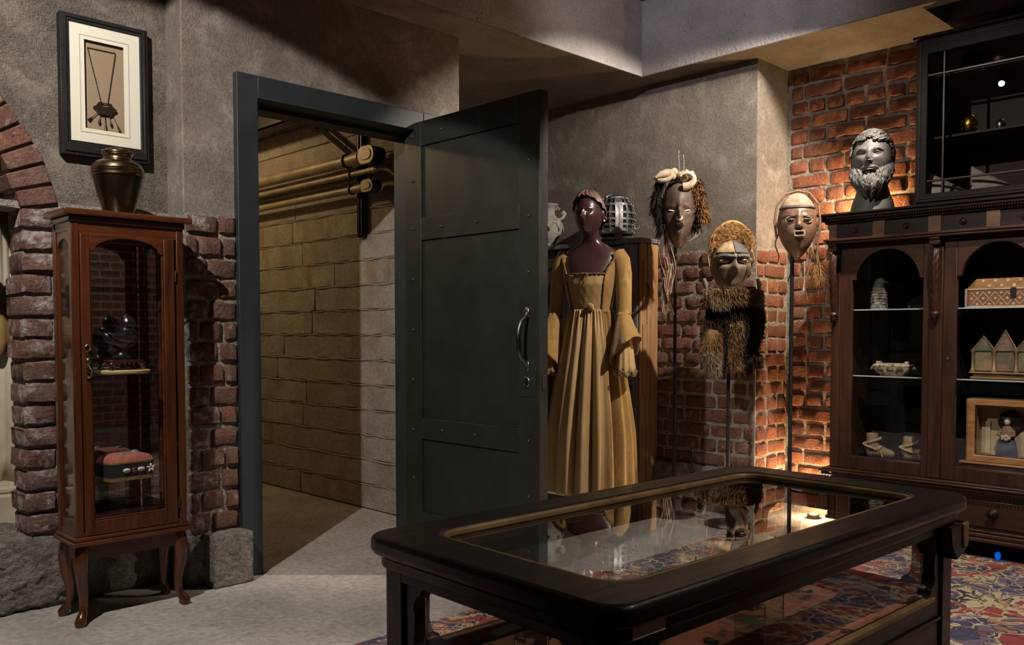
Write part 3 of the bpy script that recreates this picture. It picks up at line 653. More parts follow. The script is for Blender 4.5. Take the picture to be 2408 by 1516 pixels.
br = thing('brace', 'thin black diagonal brace under the corridor ceiling', 'bracket', (3.03, 4.55, 2.17))
MB().strip([(0,0,0),(0,.26,.16),(0,.52,.32),(0,.75,.46)], .035, .008, (1,0,0)).build('flat_bar', BLACK, br)
bmq = thing('ceiling_beam', 'dark steel channel running along the top of the corridor', 'beam', (2.86, 4.2, 2.47))
MB().box(0,.012,0,4.3,-.04,.06).box(0,.10,0,4.3,.052,.06).box(0,.10,0,4.3,-.04,-.032).build('web', DARKST, bmq)
pp = thing('duct_pipe', 'pale thick pipe under the corridor ceiling', 'pipe', (2.72, 4.3, 2.62))
MB().cyl((0,0,0),(0,4.2,0),.075,20).build('pipe', CONDUIT, pp, smooth=50); MB().cyl((0,.9,0),(0,1.0,0),.085,20).build('collar', CONDUIT, pp, smooth=50)

# ================================================================ framed necklace
pf = thing('framed_necklace', 'black framed pendant necklace on linen hanging above the urn', 'picture', (1.336, YA-.004, 1.81))
FWd, FHt = .342, .558
def rect(x0, x1, z0, z1): return [(x0,z0),(x1,z0),(x1,z1),(x0,z1)]
MB().ring(rect(-FWd/2,FWd/2,0,FHt), rect(-.139,.139,.058,.530), -.040, 0).ring(rect(-FWd/2+.012,FWd/2-.012,.012,FHt-.012), rect(-.150,.150,.045,.541), -.047, -.038).build('frame', PICFR, pf, bev=.004)
MB().ring(rect(-.145,.145,.05,.535), rect(-.0785,.0765,.115,.470), -.030, -.024).build('mat_board', MATBOARD, pf)
MB().ring(rect(-.098,.096,.098,.488), rect(-.0945,.0925,.1015,.4845), -.0315, -.030).build('mat_line', mat('mat_line',(.45,.42,.33),rough=.9), pf)
MB().box(-.10,.10,-.012,-.004,.09,.49).build('linen_backing', LINEN, pf)
MB().box(-.165,.165,-.004,0,.01,.55).build('back_board', BLACK, pf)
nk = thing('necklace', 'dark metal pendant necklace with five dangles inside the frame', 'necklace', (1.336, YA-.018, 1.81))
def chain(p, q, n, nm):
    c = MB(); p = Vector(p); q = Vector(q)
    for i in range(n):
        m_ = p.lerp(q, (i+.5)/n); d = (q-p)/n*.62; s_ = Vector((0,.0016,0)) if i % 2 else Vector((0,0,0)); c.ball(m_, (max(abs(d.x),.0022), .0022, max(abs(d.z),.0022)), 6, 4)
    c.build(nm, NECKM, nk, smooth=60)
chain((-.061,-.002,.443),(.048,-.002,.443),26,'chain'); chain((-.061,-.002,.443),(-.013,-.002,.236),44,'chain'); chain((.048,-.002,.443),(.015,-.002,.236),44,'chain')
pd = MB(); pl_ = []
for q in np.linspace(0,2*PI,37)[:-1]:
    rr = 1+.10*math.cos(6*q); pl_.append((.001+.042*rr*math.cos(q), .205+.027*rr*math.sin(q)))
pd.ring(pl_, [(.001+.014*math.copysign(min(1,abs(math.cos(q))*1.3),math.cos(q)), .222+.006*math.copysign(min(1,abs(math.sin(q))*1.3),math.sin(q))) for q in np.linspace(0,2*PI,37)[:-1]], -.010, -.002)
pd.build('pendant', NECKM, nk, bev=.002)
for i, (x0, x1, z1) in enumerate(((-.030,-.064,.150),(-.016,-.024,.138),(.001,.003,.118),(.018,.026,.136),(.032,.058,.126))):
    d = MB(); p0 = Vector((x0,-.006,.184)); p1 = Vector((x1,-.006,z1)); d.cyl(p0, p0.lerp(p1,.55), .0013, 6)
    a = p0.lerp(p1,.5); n_ = (p1-a).normalized(); d.tube([a, a.lerp(p1,.35), a.lerp(p1,.7), p1], [.001,.0055 if i%2 else .003,.0045,.0008 if i%2 else .0055], 8); d.build('dangle', NECKM, nk, smooth=60)

# ================================================================ curio cabinet
cv = thing('curio_cabinet', 'slim mahogany glass curio cabinet on curved legs beside the doorway', 'cabinet', (1.2915, 3.555, 0))
hx, hy = .2085, .105
for sx in (-1,1):
    for sy in (-1,1):
        b = MB(); ox, oy = sx*(hx-.028), sy*(hy-.028); ds, dy_ = sx*.72, sy*.72
        zz = [.305,.27,.23,.19,.15,.11,.07,.045,.03,.014,0]; of = [0,.006,.012,.010,.004,-.002,-.002,.006,.016,.026,.026]; rr = [.026,.028,.028,.024,.020,.017,.015,.015,.018,.021,.017]
        b.tube([(ox+ds*o_, oy+dy_*o_, z) for z, o_ in zip(zz, of)], rr, 14); b.build('leg', MAHOG, cv, smooth=70)
MB().box(-hx+.03,hx-.03,-hy+.012,-hy+.024,.245,.305).box(-hx+.03,hx-.03,hy-.024,hy-.012,.245,.305).box(-hx+.012,-hx+.024,-hy+.03,hy-.03,.245,.305).box(hx-.024,hx-.012,-hy+.03,hy-.03,.245,.305).build('apron', MAHOGX, cv)
MB().box(-hx-.016,hx+.016,-hy-.016,hy+.01,.303,.320).box(-hx-.008,hx+.008,-hy-.008,hy+.005,.320,.336).build('base_moulding', MAHOGX, cv, bev=.005, seg=3)
MB().box(-hx+.0025,hx-.0025,-hy+.0025,hy-.0025,.3365,.352).build('floor_board', MAHOGX, cv)
for sx in (-1,1):
    for sy in (-1,1):
        x0 = sx*hx; x1 = sx*(hx-.028); y0 = sy*hy; y1 = sy*(hy-.028)
        MB().box(min(x0,x1),max(x0,x1),min(y0,y1),max(y0,y1),.336,1.505).build('post', MAHOG, cv, bev=.003)
MB().box(-hx+.0025,hx-.0025,-hy+.0025,hy-.0025,1.475,1.5045).build('ceiling_board', MAHOGX, cv); MB().box(-hx+.0285,hx-.0285,-hy,-hy+.012,1.462,1.475).build('top_rail', MAHOGX, cv)
MB().box(-hx-.006,hx+.006,-hy-.006,hy+.004,1.505,1.527).box(-hx-.028,hx+.028,-hy-.028,hy+.010,1.527,1.550).build('cornice', MAHOGX, cv, bev=.005, seg=3)
# door with arched top rail
dr_ = MB().box(-.178,-.145,-hy-.004,-hy+.014,.340,1.462).box(.1285,.170,-hy-.004,-hy+.014,.340,1.462).box(-.145,.1285,-hy-.004,-hy+.014,.340,.392).build('door', MAHOG, cv, bev=.003)
ar = [(-.145+.0, 1.402), (-.130,1.402)] + [(-.008+.118*math.cos(R(q)), 1.404+.048*math.sin(R(q))) for q in np.linspace(180,0,20)] + [(.115,1.402),(.1285,1.402),(.1285,1.462),(-.145,1.462)]
MB().prism(ar, -hy-.004, -hy+.014).build('arched_rail', MAHOGX, dr_, bev=.002)
MB().ring(rect(-.145,.1285,.392,1.405), rect(-.139,.1225,.399,1.405), -hy+.002, -hy+.012).build('bead', MAHOGX, dr_, bev=.002)
MB().box(-.150,.134,-hy+.007,-hy+.010,.388,1.458).build('pane', GLASS, dr_)
hd = MB()
for sgn in (-1,1): hd.tube([(-.158,-hy-.006,.99),(-.158+.004*sgn,-hy-.010,.99+sgn*.02),(-.158-.004,-hy-.010,.99+sgn*.035),(-.150,-hy-.010,.99+sgn*.044),(-.152,-hy-.008,.99+sgn*.058),(-.162,-hy-.008,.99+sgn*.062),(-.166,-hy-.008,.99+sgn*.054)],.0042,8)
hd.ball((-.158,-hy-.010,.99),(.010,.006,.014)); hd.ball((-.158,-hy-.008,.965),.006); hd.ball((-.158,-hy-.008,1.015),.006); hd.tube([(-.158,-hy-.012,.975),(-.150,-hy-.022,.955),(-.152,-hy-.024,.935),(-.160,-hy-.018,.928)],.0032,8)
lab(hd.build('handle', BRASSL, dr_, smooth=60), 'ornate scrolled brass handle')
for z in (.42,1.32): MB().cyl((.173,-hy-.005,z-.022),(.173,-hy-.005,z+.022),.004,8).build('hinge', BRASSL, cv)
for sx in (-1,1):
    xx = sx*(hx-.012); sp_ = MB(); y0, y1 = -hy+.028, hy-.028
    M_ = Matrix.Translation((xx,0,0)) @ Matrix.Rotation(R(90),4,'Z'); sp_.M = M_
    sp_.box(y0,y1,-.006,.006,.352,.392)
    sp_.prism([(y0,1.40),(y0+.010,1.40)] + [((y1+y0)/2+(y1-y0-.024)/2*math.cos(R(q)), 1.402+.045*math.sin(R(q))) for q in np.linspace(180,0,14)] + [(y1-.010,1.40),(y1,1.40),(y1,1.475),(y0,1.475)], -.006,.006)
    sp_.box(y0,y0+.012,-.007,.007,.39,1.40); sp_.box(y1-.012,y1,-.007,.007,.39,1.40)
    o = sp_.build('side_frame', MAHOG, cv); g_ = MB(); g_.M = M_; g_.box(y0+.004,y1-.004,-.0015,.0015,.38,1.47); g_.build('pane', GLASS, o)
MB().box(-hx+.03,hx-.03,hy-.012,hy-.002,.352,1.475).build('back_board', BLACK, cv)
MB().box(-hx+.028,hx-.028,hy-.016,hy-.0125,.352,1.475).build('mirror_back', MIRROR, cv)
for z in (.930,1.262): MB().box(-hx+.030,hx-.030,-hy+.022,hy-.020,z,z+.006).build('glass_shelf', GLASSG, cv)
# contents of the curio cabinet
pt = tag(MB().lathe([(.085,0),(.100,.004),(.103,.012),(.098,.016),(.0005,.014)], 40).build('wooden_plate', PALEWD, smooth=40), 'round pale wooden plate on the middle glass shelf of the curio cabinet', 'plate'); pt.location = (1.295,3.548,.9362); pt.scale = (1.0,.72,1)
sd_ = thing('carved_stand', 'glossy dark red scrolled stand on the pale wooden plate', 'stand', (1.292,3.545,.9522), 12)
b = MB(); b.box(-.068,.068,-.036,.036,.030,.040); b.build('stand_top', REDLAQ, sd_, bev=.005)
for sx in (-1,1):
    for sy in (-1,1):
        b = MB(); b.tube([(sx*.055,sy*.030,.032),(sx*.066,sy*.036,.022),(sx*.062,sy*.033,.012),(sx*.072,sy*.040,.004)],[.012,.011,.008,.010],8); b.build('foot', REDLAQ, sd_, smooth=60)
b = MB()
for k in range(7): b.tube([(-.060+.020*k,-.038,.034),(-.055+.020*k,-.040,.022),(-.048+.020*k,-.039,.028)],.004,6)
b.build('scroll_fringe', REDLAQ, sd_, smooth=60)
bd = thing('bird_figurine', 'glossy black bird shaped figurine on the red stand in the curio cabinet', 'figurine', (1.292,3.545,.9925), 10)
b = MB(); b.lathe([(.0005,.0),(.030,.002),(.034,.008),(.026,.016),(.018,.03),(.020,.045)], 24); b.build('foot', BLACKGL, bd, smooth=60)
b = MB(); b.tube([(-.072,0,.105),(-.060,0,.088),(-.040,0,.078),(-.010,0,.072),(.022,0,.078),(.042,0,.092),(.050,0,.104)],[.006,.018,.030,.038,.036,.027,.018],18); b.build('body', BLACKGL, bd, smooth=70)
b = MB(); b.tube([(.020,0,.098),(.022,0,.112),(.024,0,.120)],[.036,.040,.034],18); b.build('collar', BLACKGL, bd, smooth=70)
b = MB(); b.ball((.026,0,.142),(.030,.028,.030),18,12); b.tube([(.048,0,.140),(.066,0,.134)],[.010,.002],10); b.tube([(.010,0,.164),(.020,0,.174),(.034,0,.170)],[.004,.007,.003],8); b.build('head', BLACKGL, bd, smooth=70)
for sy in (-1,1):
    b = MB(); b.tube([(.030,sy*.034,.082),(.000,sy*.040,.078),(-.035,sy*.032,.086),(-.066,sy*.016,.104)],[.014,.018,.014,.004],10); b.build('wing', BLACKGL, bd, smooth=70)
# shell trimmed cap on a clear riser
rs = thing('clear_riser', 'clear acrylic riser under the shell trimmed cap', 'stand', (1.300,3.552,.3525))
for sx in (-1,1): MB().box(sx*.085-.002,sx*.085+.002,-.055,.055,0,.168).build('side', GLASSG, rs)
MB().box(-.087,.087,-.055,.055,.168,.172).build('top', GLASSG, rs)
cp = thing('shell_trimmed_cap', 'faded red velvet cap with black cowrie shell band in the curio cabinet', 'cap', (1.296,3.548,.5248), 6); cp.scale = (.9,.95,.95)
def sq(a, b_, n=40, p=.32): return [(math.copysign(abs(math.cos(q))**p,math.cos(q))*a, math.copysign(abs(math.sin(q))**p,math.sin(q))*b_) for q in np.linspace(0,2*PI,n+1)[:-1]]
def sqloft(levels, nm, m, par):
    v_ = MB(); n = 40; vs_ = []
    for (a, b_, z) in levels: vs_ += [(x, y, z) for x, y in sq(a, b_)]
    fs_ = []
    for i in range(len(levels)-1):
        for k in range(n): fs_.append((i*n+k, i*n+(k+1)%n, (i+1)*n+(k+1)%n, (i+1)*n+k))
    fs_.append(tuple(range(n-1,-1,-1))); fs_.append(tuple(range((len(levels)-1)*n, len(levels)*n))); v_.add(vs_, fs_); return v_.build(nm, m, par, smooth=50)
sqloft([(.100,.070,0),(.101,.071,.072)], 'band', BLACKF, cp)
sqloft([(.1025,.0725,.000),(.1025,.0725,.014)], 'lower_braid', TRIMG, cp); sqloft([(.1025,.0725,.068),(.1025,.0725,.075)], 'upper_braid', TRIMG, cp)
sqloft([(.101,.071,.073),(.098,.068,.085),(.088,.060,.097),(.06,.04,.104),(.002,.002,.106)], 'crown', REDV, cp)
for x in (-.030,.034):
    b = MB(); b.M = Matrix.Translation((x,-.074,.041)); b.ball((0,0,0),(.017,.007,.010),14,8); o = b.build('cowrie', SHELLM, cp, smooth=60)
    MB().box(x-.012,x+.012,-.082,-.0795,.0402,.0418).build('slit', BLACKF, o)
b = MB(); b.M = Matrix.Translation((.002,-.073,.041)) @ Matrix.Rotation(R(90),4,'X'); b.lathe([(.013,0),(.013,.004),(.009,.003),(.005,.006),(.0005,.007)],18); b.build('bead_rosette', BRASSL, cp, smooth=50)
for q in range(5):
    a = R(q*72+20); b = MB(); b.M = Matrix.Translation((.078+.011*math.cos(a),-.073,.042+.011*math.sin(a))) @ Matrix.Rotation(-a,4,'Y'); b.ball((0,0,0),(.0085,.005,.0048),10,6); b.build('cowrie', SHELLM, cp, smooth=60)
for (x,y) in ((-.03,-.03),(.05,.01)): b = MB(); b.ball((x,y,.103),(.018,.014,.010),14,8); b.build('turquoise_boss', TURQ, cp, smooth=60)
for (x,y) in ((.015,-.045),(.075,-.02)): b = MB(); b.ball((x,y,.094),(.010,.007,.005),10,6); b.build('cowrie', SHELLM, cp, smooth=60)

# ================================================================ urn
un = thing('urn', 'bronze toned urn with banded shoulder on top of the curio cabinet', 'urn', (1.292,3.555,1.5505))
MB().lathe([(.052,0),(.054,.004),(.060,.03),(.073,.075),(.084,.115),(.0905,.150),(.0915,.156)],48).build('body', BRASSD, un, smooth=50)
MB().lathe([(.0915,.150),(.0965,.153),(.0965,.160),(.0935,.162),(.0955,.165),(.0955,.171),(.0925,.173),(.0945,.176),(.0940,.182),(.091,.185)],48).build('band', BRASS, un, smooth=50)
MB().lathe([(.092,.184),(.088,.196),(.076,.206),(.060,.212),(.052,.217),(.050,.224),(.052,.232),(.056,.236)],48).build('shoulder', BRASS, un, smooth=60)
MB().lathe([(.052,.234),(.059,.238),(.060,.244),(.056,.249),(.046,.250),(.040,.258),(.020,.262),(.0005,.262)],48).build('lid', BRASS, un, smooth=60)

# ================================================================ glass topped display table in the foreground
TX0, TX1, TY0, TY1, TZ = .852, 2.018, .668, 1.258, .750
tc_ = ((TX0+TX1)/2, (TY0+TY1)/2)
tb = thing('display_table', 'black lacquered glass topped display table in the foreground', 'table', (*tc_, 0), -2.0)
ax, ay = (TX1-TX0)/2, (TY1-TY0)/2
def rrect(a, b, r, n=6, notch=0):
    out = []
    for cx, cy, q0 in ((a-r,-b+r,-90),(a-r,b-r,0),(-a+r,b-r,90),(-a+r,-b+r,180)):
        for k in range(n+1):
            q = R(q0+90*k/n); out.append((cx+r*math.cos(q), cy+r*math.sin(q)))
    return out
def hring(outer, inner, z0, z1, mb):
    n = len(outer)
    vs_ = [(x,y,z0) for x,y in outer]+[(x,y,z0) for x,y in inner]+[(x,y,z1) for x,y in outer]+[(x,y,z1) for x,y in inner]; fs_ = []
    for i in range(n):
        j = (i+1)%n; fs_ += [(i,j,n+j,n+i),(2*n+j,2*n+i,3*n+i,3*n+j),(j,i,2*n+i,2*n+j),(n+i,n+j,3*n+j,3*n+i)]
    mb.add(vs_, fs_); return mb
ix, iy = ax-.092, ay-.078
t0 = MB(); hring(rrect(ax,ay,.045), rrect(ix,iy,.055), TZ-.034, TZ, t0); t0.build('top_frame', EBONY, tb, bev=.011, seg=4)
t0 = MB(); hring(rrect(ax-.016,ay-.016,.035), rrect(ix,iy,.055), TZ-.058, TZ-.034, t0); t0.build('top_moulding', EBONY, tb, bev=.006, seg=2)
t0 = MB(); hring(rrect(ix+.004,iy+.004,.058), rrect(ix-.007,iy-.007,.050), TZ-.016, TZ-.002, t0); lab(t0.build('gilt_bead', GOLDWEAR_AND_LIT, tb, bev=.004), 'worn gilt bead around the glass')
t0 = MB(); hring(rrect(ix+.002,iy+.002,.056), rrect(ix-.018,iy-.018,.045), TZ-.026, TZ-.020, t0); t0.build('glass_rebate', mat('rebate_grey',(.10,.095,.10),rough=.5), tb)
gl = MB(); o_ = rrect(ix-.001,iy-.001,.054); n = len(o_); gl.add([(x,y,TZ-.014) for x,y in o_]+[(x,y,TZ-.020) for x,y in o_], [tuple(range(n)), tuple(range(2*n-1,n-1,-1))]+[(i,(i+1)%n,n+(i+1)%n,n+i) for i in range(n)]); gl.build('top_glass', TGLASS, tb)
# corner posts, apron rails with cusped window openings, lower rails and boards
px_, py_ = ax-.030, ay-.030
for sx in (-1,1):
    for sy in (-1,1):
        x0, x1 = sorted((sx*px_, sx*(px_-.052))); y0, y1 = sorted((sy*py_, sy*(py_-.052)))
        MB().box(x0,x1,y0,y1,.0125,TZ-.058).build('leg', EBONY, tb, bev=.005)
def cusp_panel(L_, z0, z1, zw0, zw1):      # outline of a board with a window whose upper corners are cusped; as ring of equal counts
    h = L_/2; w_ = h - .030; r = .022; pts = []
    # window outline, counter-clockwise from lower left
    def corner(sx, sz):
        cx, cz = sx*w_, zw0 if sz < 0 else zw1
        seq = []
        for k in range(6):
            q = R(90*k/5); seq.append((cx - sx*(.040 - .022*math.sin(q)) + 0, cz - sz*(.022*(1-math.cos(q)))))
        seq2 = [(cx - sx*.018, cz - sz*.022)]
        for k in range(6):
            q = R(90*k/5); seq2.append((cx - sx*(.018*math.cos(q)), cz - sz*(.022 + .030*math.sin(q))))
        return seq + seq2
    ll = corner(-1,-1)[::-1]; lr = corner(1,-1); ur = corner(1,1)[::-1]; ul = corner(-1,1)
    # order: start lower-left going right
    inner = ll[::1] + lr + ur + ul
    outer = []
    for x, z in inner:
        # project on the rectangle
        if abs(z-zw0) < .06 and z < (zw0+zw1)/2 and abs(x) < w_-.017: outer.append((x, z0))
        elif abs(x) < w_-.017: outer.append((x, z1))
        else: outer.append((math.copysign(h, x), z))
    return outer, inner
def sideboard(L_, M4):
    b = MB(); b.M = M4; h = L_/2; za, zb, wz0, wz1 = .335, TZ-.058, .538, .676; wn = h - .028
    b.box(-h,h,0,.018,za,wz0); b.box(-h,h,0,.018,wz1,zb)                    # lower board and apron
    b.box(-h,-wn,0,.018,wz0,wz1); b.box(wn,h,0,.018,wz0,wz1)
    o = b.build('side_board', EBONY, tb)
    for sx in (-1,1):
        for sz in (-1,1):
            c = MB(); c.M = M4; zc = wz1 if sz > 0 else wz0; p_ = [(sx*wn, zc)]
            p_.append((sx*(wn-.046), zc))
            for k in range(5): q = R(90*k/4); p_.append((sx*(wn-.046+.026*math.sin(q)), zc - sz*.018*(1-math.cos(q))))
            for k in range(5): q = R(90*k/4); p_.append((sx*(wn-.020+.020*math.sin(q)*.999), zc - sz*(.018+.030*(1-math.cos(q)))))
            c.prism(p_, -.002, .020); c.build('spandrel', EBONY, o, bev=.002)
    e = MB(); e.M = M4; e.box(-wn,wn,-.004,.012,wz0-.010,wz0+.003); e.build('window_sill', GOLDWEAR_AND_LIT, o, bev=.003)
    e = MB(); e.M = M4; e.box(-h,h,-.006,0,.486,.494); e.box(-h,h,-.008,0,zb-.02,zb); e.build('bead', EBONY, o, bev=.003)
    g = MB(); g.M = M4; g.box(-wn,wn,.012,.015,wz0-.004,wz1+.004); g.build('pane', GLASS, o)
Lx, Ly = 2*(px_-.050), 2*(py_-.050)
sideboard(Lx, Matrix.Translation((0,-py_+.006,0)))
sideboard(Lx, Matrix.Translation((0,py_-.006,0)) @ Matrix.Rotation(PI,4,'Z'))
sideboard(Ly, Matrix.Translation((-px_+.006,0,0)) @ Matrix.Rotation(-PI/2,4,'Z'))
sideboard(Ly, Matrix.Translation((px_-.006,0,0)) @ Matrix.Rotation(PI/2,4,'Z'))
for sx in (1,):
    for sy in (-1,):
        M4 = Matrix.Translation((sx*px_, sy*py_, 0)) @ Matrix.Rotation(0 if sy < 0 else PI, 4, 'Z')
        c = MB(); c.M = M4; s_ = sx if sy < 0 else -sx
        p_ = [(s_*.026,.690),(s_*.026,.638),(s_*.008,.624),(-s_*.030,.614),(-s_*.060,.648),(-s_*.066,.690)]
        c.prism(p_, -.022, .004); c.build('corner_bracket', EBONY, tb, bev=.003)
        c = MB(); M5 = Matrix.Translation((sx*px_, sy*py_, 0)) @ Matrix.Rotation(-PI/2 if sx < 0 else PI/2, 4, 'Z'); c.M = M5; s2 = sy if sx > 0 else -sy
        c.prism([(s2*.026,.690),(s2*.026,.638),(s2*.008,.624),(-s2*.030,.614),(-s2*.060,.648),(-s2*.066,.690)], -.022, .004); c.build('corner_bracket', GOLDWEAR_AND_LIT, tb, bev=.003)  # gilt tone paints the light on this side of the dark bracket
MB().box(-px_+.03,px_-.03,-py_+.03,py_-.03,.500,.510).build('case_floor', BLACK, tb)
MB().box(-ax+.050,-ax+.118,-ay+.0135,-ay+.0155,.697,.713).build('label_card', LABELM, tb)
ct = tag(MB().box(-px_+.034,px_-.034,-py_+.034,py_-.034,.5105,.514).build('case_textile', KILIM), 'patterned red textile lining the floor of the glass display table', 'textile'); ct.location = (*tc_, 0); ct.rotation_euler = (0,0,R(-2))
for (x, y, hh, lb) in ((-.40,.10,.075,'clear acrylic block standing nearest the table corner with gilt foot'),(.02,-.12,.090,'clear acrylic block in the middle of the display table'),(.22,.02,.080,'clear acrylic block towards the far end of the display table')):
    a = thing('acrylic_block', lb, 'block', (tc_[0]+x, tc_[1]+y, .5142), 8)
    MB().box(-.045,.045,-.03,.03,0,hh).build('block', GLASSG, a); 
    for sx in (-1,1): MB().box(sx*.045-.0012,sx*.045+.0012,-.0312,-.0288,0,hh).build('edge', SHELFEDGE, a)
# ---- rug on the floor
rg = tag(MB().box(-.9,4.50,-2.6,2.56,.0,.012).build('rug', RUG, bev=.004), 'large floral patterned rug in red cream and navy', 'rug'); pass

# ================================================================ plank cabinet behind the mannequin
pk = thing('plank_cabinet', 'tall rough plank cabinet of grey and brown wood behind the mannequin', 'cabinet', (4.40, 3.425, 0), -90)
D_ = .185; HT2 = 1.692
MB().box(-1.15,.0,.018,D_,0,HT2-.03).build('carcass', DARKW, pk)
for i, (a, b_) in enumerate(((-.115,-.004),(-.232,-.118),(-.350,-.236),(-.47,-.354),(-.585,-.474),(-.70,-.589))):
    MB().box(a,b_,-.004+.004*(i%2),.018,0,HT2-.03-.010*(i%2)).build('plank', GREYW, pk, bev=.004)
MB().box(-1.15,-.72,0,.020,1.60,HT2-.03).build('door_rail', DARKW, pk, bev=.004); MB().box(-1.15,-.72,.006,.018,0,1.52).build('plank', mat('dusty_plank',(.16,.15,.135),(.09,.085,.075),rough=.9,ns=6,stretch=(8,8,1),bump=.5), pk, bev=.003)
MB().box(-.80,-.72,-.004,.018,0,1.60).build('door_stile', DARKW, pk, bev=.004)
for i, (a, b_) in enumerate(((.004,.066),(.070,.122),(.126,D_))):
    MB().box(0,.018+.006*(i%2),a,b_,0,HT2-.03).build('plank', PINE, pk, bev=.004)
for z0, z1, zz in ((.70,1.15,0),(1.25,1.56,1)): MB().box(.018,.030,.020,.055,z0,z1).build('batten', PINE, pk, bev=.004)
for z in (1.18,.72,.50): MB().box(-.075,-.045,-.010,-.003,z,z+.04).build('slot_block', DARKW, pk)
for a in (-.09,-.20): MB().box(a-.003,a+.003,-.006,.0,.05,1.55).build('groove', BLACK, pk)
MB().box(-1.17,.03,-.022,D_+.004,HT2-.03,HT2).build('top_board', GREYW, pk, bev=.005)
hk = MB(); hk.tube([(.030,.05,1.40),(.040,.05,1.40),(.046,.05,1.36),(.040,.05,1.33)],.004,6); hk.build('hook', IRON, pk, smooth=60)

# vase
va = thing('stone_vase', 'pale carved stone vase with scroll handles half hidden by the door', 'vase', (4.475, 4.27, HT2+.001), -45)
MB().lathe([(.045,0),(.05,.01),(.04,.025),(.055,.05),(.080,.09),(.092,.135),(.090,.165),(.080,.185),(.083,.192),(.078,.20),(.055,.205),(.040,.225),(.036,.255),(.044,.28),(.060,.295),(.060,.302),(.045,.304)],40).build('body', VASEM, va, smooth=45)
for sx in (-1,1):
    b = MB(); b.tube([(sx*.075,0,.195),(sx*.098,0,.215),(sx*.108,0,.235),(sx*.098,0,.25),(sx*.086,0,.24),(sx*.09,0,.23)],[.010,.012,.013,.012,.009,.006],10); b.build('handle', VASEM, va, smooth=60)
    b = MB(); b.tube([(sx*.040,0,.26),(sx*.060,0,.285),(sx*.072,0,.275),(sx*.062,0,.262)],.007,8); b.build('scroll', VASEM, va, smooth=60)
b = MB()
for k in range(8):
    a = R(45*k); b.tube([(.091*math.cos(a-.3),.091*math.sin(a-.3),.165),(.096*math.cos(a),.096*math.sin(a),.115),(.091*math.cos(a+.3),.091*math.sin(a+.3),.165)],.006,6)
b.build('swag', VASEM, va, smooth=60)

# riveted cage helmet
ch = thing('cage_helmet', 'riveted steel strap cage helmet on top of the plank cabinet', 'helmet', (4.448, 3.655, HT2+.001), -50)
HR, HB, HZ = .128, .045, .300     # radius, bottom, top
def dome(az, t):   # t 0 bottom .. 1 top
    if t < .45: r = HR*(.93 + .07*math.sin(t/.45*PI/2)); z = HB + (HZ-HB)*t
    else:
        q = (t-.45)/.55*PI/2; r = HR*math.cos(q); z = HB + (HZ-HB)*.45 + (HZ-HB)*.55*math.sin(q)
    return Vector((r*math.sin(az), -r*math.cos(az)*.95, z))
def nrm(p): return (p-Vector((0,0,HB+.10))).normalized()
for k in range(14):
    az = 2*PI*k/14 + .2; pts = [dome(az, t) for t in np.linspace(0,.985,14)]
    wd_ = .050 if k in (0,7) else .016; b = MB(); b.strip(pts, wd_, .003, [tuple(nrm(p)) for p in pts]); b.build('vertical_strap', CAGE, ch, smooth=30)
for t in (.0,.04,.20,.34,.48,.62,.76):
    n_ = 48; pts = [dome(2*PI*k/n_, t)*.985 for k in range(n_+1)]; hh = .034 if t == .04 else .015
    if t == 0: continue
    b = MB(); vs_ = []; fs_ = []
    for k in range(n_):
        p = pts[k]; d = Vector((p.x,p.y,0)).normalized()*.0025
        for dz_, dd in ((-hh/2,0),(hh/2,0),(hh/2,1),(-hh/2,1)): vs_.append((p.x+d.x*dd, p.y+d.y*dd, p.z/.985+dz_))
    for k in range(n_):
        k2 = (k+1)%n_
        for q in range(4): fs_.append((k*4+q, k*4+(q+1)%4, k2*4+(q+1)%4, k2*4+q))
    b.add(vs_, fs_); b.build('horizontal_band', CAGE, ch, smooth=30)
    rv_ = MB()
    for k in range(14):
        for da in ((-.15,.15) if k in (0,7) else (0,)):
            p = dome(2*PI*k/14+.2+da, t)*1.0; rv_.ball(p+nrm(p)*.003, .0042, 6, 4)
    rv_.build('rivets', SHELFEDGE, ch, smooth=60)
b = MB(); b.tube([dome(PI/2,.15)*1.0, dome(PI/2,.15)+Vector((.02,0,-.012)), dome(PI/2,.15)+Vector((.032,0,.0)), dome(PI/2,.15)+Vector((.034,0,.014))], .005, 8); b.build('hook', CAGE, ch, smooth=60)
b = MB(); c0 = dome(-PI/2,.30); b.tube([c0, c0+Vector((-.05,0,.03)), c0+Vector((-.085,0,.01)), c0+Vector((-.095,0,-.045)), c0+Vector((-.07,0,-.085)), c0+Vector((-.01,0,-.085))], .008, 10); b.build('ring_handle', IRON, ch, smooth=60)
for az, wd_ in ((.2,.048),(.2+PI,.048),(-1.0,.022),(1.5,.022)):
    p = dome(az,0); d = Vector((p.x,p.y,0)).normalized(); b = MB(); b.strip([p+Vector((0,0,.02)), p*.98, Vector((p.x*.95,p.y*.95,0))], wd_, .003, [tuple(d)]*3); b.build('neck_strap', CAGE, ch)
b = MB(); b.grid(lambda i, j: (lambda p: Vector((p.x*.93, p.y*.93, HB+(p.z-HB)*.95)))(dome(2*PI*i, .06+.93*j)), 32, 14, True); b.build('lining', BLACKF, ch, smooth=60)  # dark shell added inside so the openings between straps read black
b = MB(); b.lathe([(.098,0),(.112,0),(.112,.012),(.098,.012)],40); b.build('base_ring', CAGE, ch)

